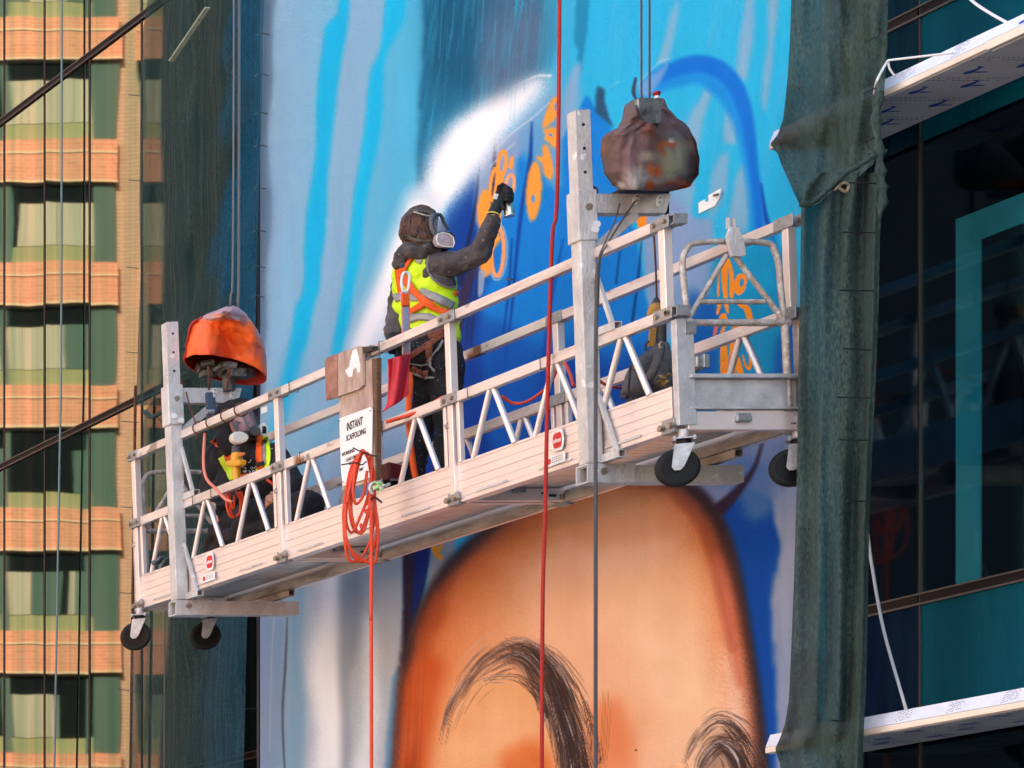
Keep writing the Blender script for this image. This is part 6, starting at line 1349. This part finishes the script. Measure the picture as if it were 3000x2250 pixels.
f_.poly([V(x, y, 18.87) for x, y in fo], (0, .05, 0)); f_.build('filter', FILT, p1, bevel=.010)
MB().tube([V(x, y, 18.868) for x, y in fo], .004, 6, closed=True).build('filter_rim', FILW, p1)
# gloved right hand gripping the can
m = MB(); wz = V(1458, 612, 18.63)
m.cap(V(1448, 622, 18.65), .036, V(1462, 592, 18.62), .034)
glc = mat('teal_black_cuff', L(14, 42, 48), .8, 0, var=.3, vscale=60, stretch=(1, 1, 5))
vox('glove_cuff', m, glc, p1, .005)
MB().tube([V(1445, 629, 18.65)+Vector((.036*math.cos(t)*.9, .036*math.sin(t), .014*math.cos(t)*-1)) for t in [i*math.pi/8 for i in range(16)]], .0035, 6, closed=True).build('cuff_band', mat('yellow_elastic', L(226, 214, 90), .6), p1)
MB().poly([V(x, y, 18.585) for x, y in ((1450, 566), (1462, 568), (1456, 584), (1447, 582))], (0, .006, 0)).build('glove_label', WHITEP, p1, bevel=.002)
m = MB(); cn = V(1484, 585, 18.6)
m.cap(V(1463, 585, 18.62), .036, V(1470, 562, 18.62), .036, ((0, 1, 0), .7)); m.cap(V(1474, 560, 18.61), .03, V(1482, 572, 18.61), .03, ((0, 1, 0), .8))
def fing(pts, r): 
    for i in range(len(pts)-1): m.cap(V(*pts[i]), r-.0010*i, V(*pts[i+1]), r-.0010*(i+1))
fing([(1462, 560, 18.6), (1461, 547, 18.59), (1472, 539, 18.58), (1478, 543, 18.58)], .0125)     # index on the nozzle
fing([(1472, 556, 18.60), (1486, 549, 18.55), (1497, 556, 18.55), (1499, 564, 18.58)], .0130)
fing([(1472, 566, 18.60), (1488, 562, 18.545), (1500, 568, 18.55), (1501, 576, 18.58)], .0130)
fing([(1472, 576, 18.60), (1488, 574, 18.545), (1501, 580, 18.55), (1500, 588, 18.58)], .0125)
fing([(1474, 584, 18.60), (1488, 584, 18.55), (1500, 588, 18.56), (1496, 593, 18.58)], .0110)
fing([(1462, 588, 18.64), (1470, 596, 18.60), (1474, 612, 18.59)], .0125)      # thumb down the side
vox('glove', m, GLOVE, p1, .0045, .0, .1, 1)
ca = thing('spray_can', 'silver spray paint can held upside down towards the mural', 'spray can')
ax = (V(1493, 634, 18.62)-V(1482, 556, 18.64)); axn = ax.normalized(); c0 = V(1482, 556, 18.64)
CAN = mat('bare_can_metal', (.62, .60, .54, 1), .3, .9, vcol=(.25, .24, .2, 1), vscale=8, stretch=(6, 6, .2))
MB().tube([c0, c0+axn*.012, c0+ax*.93, c0+ax*.96], [.024, .031, .031, .030], 22).build('can_body', CAN, ca, smooth=True, auto=40)
MB().tube([c0+ax*.955, c0+ax*.965, c0+ax*.985, c0+ax*1.0], [.032, .0345, .0345, .033], 24).build('base_ring', mat('can_rim', (.7, .7, .75, 1), .35, .6), ca, smooth=True, auto=40)
MB().tube([c0, c0-axn*.02], [.009, .009], 12).build('valve', STK, ca); MB().cyl(V(1479, 544, 18.6), V(1484, 541, 18.6), .007, 10).build('nozzle', REDP, ca)
# left glove resting behind the rail
m = MB(); h0 = V(1150, 988, 19.14); m.cap(h0, .038, V(1148, 1008, 19.10), .036)
for k in range(4): m.cap(V(1142+4*k, 1008, 19.08), .012, V(1140+5*k, 1024, 19.03), .011); m.cap(V(1140+5*k, 1024, 19.03), .011, V(1142+5*k, 1034, 19.05), .010)
m.cap(V(1160, 1002, 19.10), .013, V(1168, 1018, 19.06), .011); vox('glove', m, GLOVE, p1, .005)

# ---- crouching worker
p2 = thing('person', 'crouching worker in a black hoodie and full-face respirator holding a yellow tool', 'person', group='people working on the platform')
q = lambda x, y, Y=21.0: P(x, y, 11.36*F/(x-CX) + (Y-21.0)*.8)
m = MB(); m.cap(P(696, 1236, 21.36), .100, P(704, 1262, 21.33), .09); m.cap(q(700, 1290), .06, q(705, 1320), .06); m.cap(q(705, 1350), .07, q(725, 1480), .07)
m.cap(q(640, 1320), .05, q(620, 1430, 20.85), .042); m.cap(q(620, 1430, 20.85), .04, q(668, 1455, 20.68), .03); m.cap(q(805, 1330), .05, q(860, 1430, 20.9), .042); m.cap(q(860, 1430, 20.9), .04, q(800, 1462, 20.72), .03)
m.cap(q(740, 1530), .06, q(890, 1480, 20.87), .045); m.cap(q(890, 1480, 20.87), .045, q(905, 1575, 20.95), .03); m.cap(q(710, 1540), .06, q(740, 1510, 20.74), .045); m.cap(q(740, 1510, 20.74), .04, q(660, 1590, 20.76), .03)
vox('body', m, SKIN, p2, .011)
m = MB(); m.cap(q(660, 1345, 21.05), .12, q(775, 1350, 21.08), .12); m.cap(q(690, 1420, 21.05), .15, q(765, 1430, 21.08), .15); m.cap(q(700, 1490, 21.05), .15, q(760, 1495, 21.08), .14); m.cap(q(680, 1310, 21.05), .09, q(745, 1312, 21.05), .09)
m.cap(q(642, 1330, 21.0), .095, q(618, 1430, 20.86), .082); m.cap(q(618, 1430, 20.86), .08, q(660, 1462, 20.72), .055); m.cap(q(800, 1335, 21.05), .09, q(862, 1430, 20.92), .080); m.cap(q(862, 1430, 20.92), .075, q(815, 1466, 20.76), .052)
hd = vox('hoodie', m, BK, p2, .011, .028, .09, 3)
qh = lambda x, y, Y=21.0: P(x, y, 21.34+(Y-21.0)*.95)
m = MB(); m.cap(qh(680, 1222, 21.05), .125, qh(690, 1262, 21.05), .118); m.cap(qh(700, 1204, 20.99), .095, qh(720, 1206, 20.98), .085); m.cap(qh(672, 1280, 21.03), .09, qh(680, 1300, 21.03), .09); m.cap(q(660, 1300, 21.02), .07, q(740, 1312, 21.0), .07)
vox('hood', m, mat('black_hood', L(30, 24, 28), .9, 0, vcol=L(18, 16, 18), vscale=6, bump=.3), p2, .010, .02, .08, 3)
NAVY = mat('navy_black_trousers', L(24, 24, 34), .85, 0, vcol=L(14, 14, 18), vscale=6, bump=.4, bscale=20)
m = MB(); m.cap(q(740, 1520, 21.05), .12, q(895, 1478, 20.86), .105); m.cap(q(905, 1480, 20.86), .095, q(905, 1570, 20.95), .065); m.cap(q(700, 1525, 21.0), .13, q(745, 1500, 20.72), .10); m.cap(q(745, 1500, 20.72), .095, q(700, 1570, 20.72), .075); m.cap(q(760, 1550, 20.8), .09, q(720, 1575, 20.8), .07); m.cap(q(800, 1530, 21.0), .12, q(850, 1560, 20.9), .10)
vox('trousers', m, NAVY, p2, .012, .035, .10, 3)
m = MB(); m.cap(q(700, 1575, 20.74), .065, q(640, 1560, 20.74), .075); m.cap(q(640, 1560, 20.74), .075, q(622, 1600, 20.74), .06); m.cap(q(660, 1600, 20.75), .07, q(630, 1620, 20.75), .06)
vox('boot', m, mat('dark_brown_boot', L(42, 28, 28), .75, 0, vcol=L(24, 18, 20), vscale=6, bump=.5), p2, .010, .025, .06, 3)
bh2 = bvh_of(hd)
def rb(nm, pts, w_, mt, off=.010): return ribbon(nm, bh2, pts, w_, 11.36*F/(pts[0][0]-CX)-.14, mt, p2, off, .005)
rb('vest_panel', [(668, 1282), (672, 1330), (680, 1380), (690, 1402)], 30, HIVIS); rb('vest_panel', [(650, 1340), (668, 1375), (678, 1400)], 16, HIVIS, .008)
rb('reflective_band', [(650, 1280), (668, 1310)], 14, REFL, .014)
rb('harness_strap', [(624, 1292), (650, 1305), (672, 1330), (680, 1348)], 21, HORG, .020); rb('strap_keeper', [(662, 1328), (680, 1334)], 12, BK, .028)
rb('vest_panel', [(775, 1280), (785, 1320), (782, 1365), (760, 1385)], 18, HIVIS, .008); rb('reflective_band', [(768, 1280), (775, 1320), (778, 1360)], 14, REFL, .014)
rb('harness_strap', [(757, 1276), (762, 1310), (765, 1350), (768, 1370)], 20, HORG, .020); rb('strap_keeper', [(758, 1360), (782, 1358)], 9, BK, .028)
rb('harness_strap', [(700, 1400), (722, 1398), (745, 1396)], 8, HORG, .020); rb('vest_panel', [(755, 1372), (762, 1388), (790, 1400)], 6, HIVIS, .016)
m = MB(); rr = random.Random(6)
for i in range(34):
    x = rr.uniform(700, 752); y = 1345+(x-700)*.25+rr.uniform(-3, 38); v1, _ = onto(bh2, x, y, 21.2, .012); v2, _ = onto(bh2, x+rr.uniform(-5, 7), y+rr.uniform(-5, 5), 21.2, .012); m.tube([v1, v2], .0024, 5)
m.build('chest_print', STK, p2)
qh = lambda x, y, Y=21.0: P(x, y, 21.34+(Y-21.0)*.95)
# full-face respirator
m = MB(); m.cap(qh(712, 1216, 20.86), .062, qh(722, 1250, 20.84), .066, None, 20, 6); lens_ = m.build('visor', VIS, p2, smooth=True)
m = MB(); m.cap(qh(706, 1240, 20.93), .075, qh(712, 1262, 20.92), .06); vox('face', m, mat('pink_face', L(206, 130, 126), .6), p2, .008)
for x, y in ((700, 1238), (724, 1240)): MB().cap(qh(x, y, 20.845), .008, qh(x+3, y, 20.845), .008).build('eye', BLACKP, p2, smooth=True)
MB().tube(smoothpath([qh(676, 1206, 20.9), qh(700, 1196, 20.83), qh(734, 1204, 20.84), qh(752, 1236, 20.88), qh(756, 1262, 20.88), qh(738, 1280, 20.83), qh(712, 1284, 20.82), qh(694, 1262, 20.84), qh(680, 1235, 20.88)], 5), .009, 8, closed=True).build('face_seal', MASKG, p2, smooth=True)
MB().tube(smoothpath([qh(712, 1212, 20.795), qh(722, 1240, 20.78), qh(730, 1262, 20.77)], 4), .006, 6).build('visor_rib', MASKG, p2)
m = MB(); m.cap(qh(744, 1262, 20.82), .036, qh(746, 1264, 20.76), .038); m.cap(qh(728, 1278, 20.84), .05, qh(734, 1282, 20.82), .04); vox('mask_body', m, MASKB, p2, .006)
MB().cyl(qh(746, 1262, 20.77), qh(748, 1264, 20.70), .036, 20, .028).build('valve_cap', mat('valve_grey', L(54, 58, 60), .45), p2, smooth=True, auto=50)
def filt(x, y, Y, rx, rz, mt):
    c = qh(x, y, Y); m = MB(); pts = [c+Vector((rx*math.cos(t), 0, rz*math.sin(t)*(1-.15*math.cos(t)))) for t in [i*math.pi/10 for i in range(20)]]; m.poly(pts, (0, .05, 0)); return m.build('filter', mt, p2, bevel=.012)
filt(705, 1281, 20.74, .062, .044, FILW); f2 = filt(776, 1258, 20.82, .028, .048, FILW); MB().cyl(qh(762, 1262, 20.85), qh(772, 1262, 20.85), .04, 14).build('filter_mount', MASKB, p2, smooth=True, auto=40)
# hands
m = MB(); m.cap(q(668, 1462, 20.70), .036, q(684, 1452, 20.64), .036)
for k in range(4): m.cap(q(680+2*k, 1440+8*k, 20.60), .014, q(696, 1438+8*k, 20.57), .013); m.cap(q(696, 1438+8*k, 20.57), .013, q(700, 1441+8*k, 20.62), .012)
m.cap(q(678, 1448, 20.64), .015, q(686, 1430, 20.60), .013); m.cap(q(650, 1480, 20.7), .04, q(672, 1472, 20.68), .035); vox('glove', m, GLOVE, p2, .005, 0, .1, 1)
m = MB(); m.cap(q(812, 1466, 20.74), .032, q(796, 1462, 20.70), .034, ((0, 1, 0), .7))
for k in range(4): m.cap(q(796-1*k, 1450+8*k, 20.69), .012, q(784, 1455+8*k, 20.66), .011); m.cap(q(784, 1455+8*k, 20.66), .011, q(780, 1464+8*k, 20.69), .010)
m.cap(q(804, 1456, 20.69), .013, q(796, 1444, 20.66), .011); vox('bare_hand', m, SKIN, p2, .005, 0, .1, 1)
tl = thing('mixing_tool', 'yellow air tool with thin upright nozzle held by the crouching worker', 'air tool')
YT = mat('yellow_plastic', L(226, 166, 40), .45, 0, var=.1, vscale=20)
MB().cyl(q(694, 1234, 20.62), q(694, 1305, 20.62), .0075, 10).build('nozzle', MASKG, tl, smooth=True)
MB().tube([q(693, 1302, 20.62), q(693, 1310, 20.62), q(692, 1326, 20.62)], [.022, .030, .030], 16).build('collar', mat('blue_grey_collar', L(58, 64, 82), .5), tl, smooth=True, auto=40)
MB().tube([q(692, 1326, 20.62), q(692, 1336, 20.62), q(691, 1350, 20.62), q(690, 1356, 20.62)], [.030, .034, .034, .040], 16).build('body', YT, tl, smooth=True, auto=50)
m = MB(); m.beam(q(672, 1358, 20.6), q(712, 1356, 20.6), .055, .045); m.build('valve_block', YT, tl, bevel=.012)
MB().tube([q(692, 1362, 20.62), q(693, 1400, 20.62), q(694, 1430, 20.62), q(694, 1450, 20.62)], [.030, .026, .022, .018], 14).build('grip', YT, tl, smooth=True, auto=50)
m = MB(); m.cap(q(706, 1332, 20.6), .014, q(714, 1330, 20.6), .012); m.build('trigger', mat('orange_trigger', L(210, 120, 60), .5), tl, smooth=True)
MB().cyl(q(686, 1354, 20.6), q(700, 1354, 20.6), .01, 8).build('pin', BOLT, tl)
# seat for the crouching worker and the red-striped tube behind him
bk = thing('paint_bucket', 'upturned bucket the crouching worker sits on', 'bucket'); c = Vector((11.45, 21.12, 0))
zd = zb(21.1)+.112; MB().tube([Vector((c.x, 21.12, zd)), Vector((c.x, 21.12, zd+.22)), Vector((c.x, 21.12, zd+.24))], [.14, .125, .12], 20).build('shell', mat('grey_bucket', (.2, .2, .2, 1), .5), bk, smooth=True, auto=40)
tb = MB().cyl(q(640, 1478, 21.0), q(655, 1560, 21.0), .022, 12).build('orange_tube', OCORD, smooth=True, auto=40); tag(tb, 'orange and white tube standing between the crouching worker and the left mast', 'tube')
MB().cyl(q(634, 1476, 20.98), q(644, 1545, 20.98), .012, 10).build('white_stripe', STK, tb)
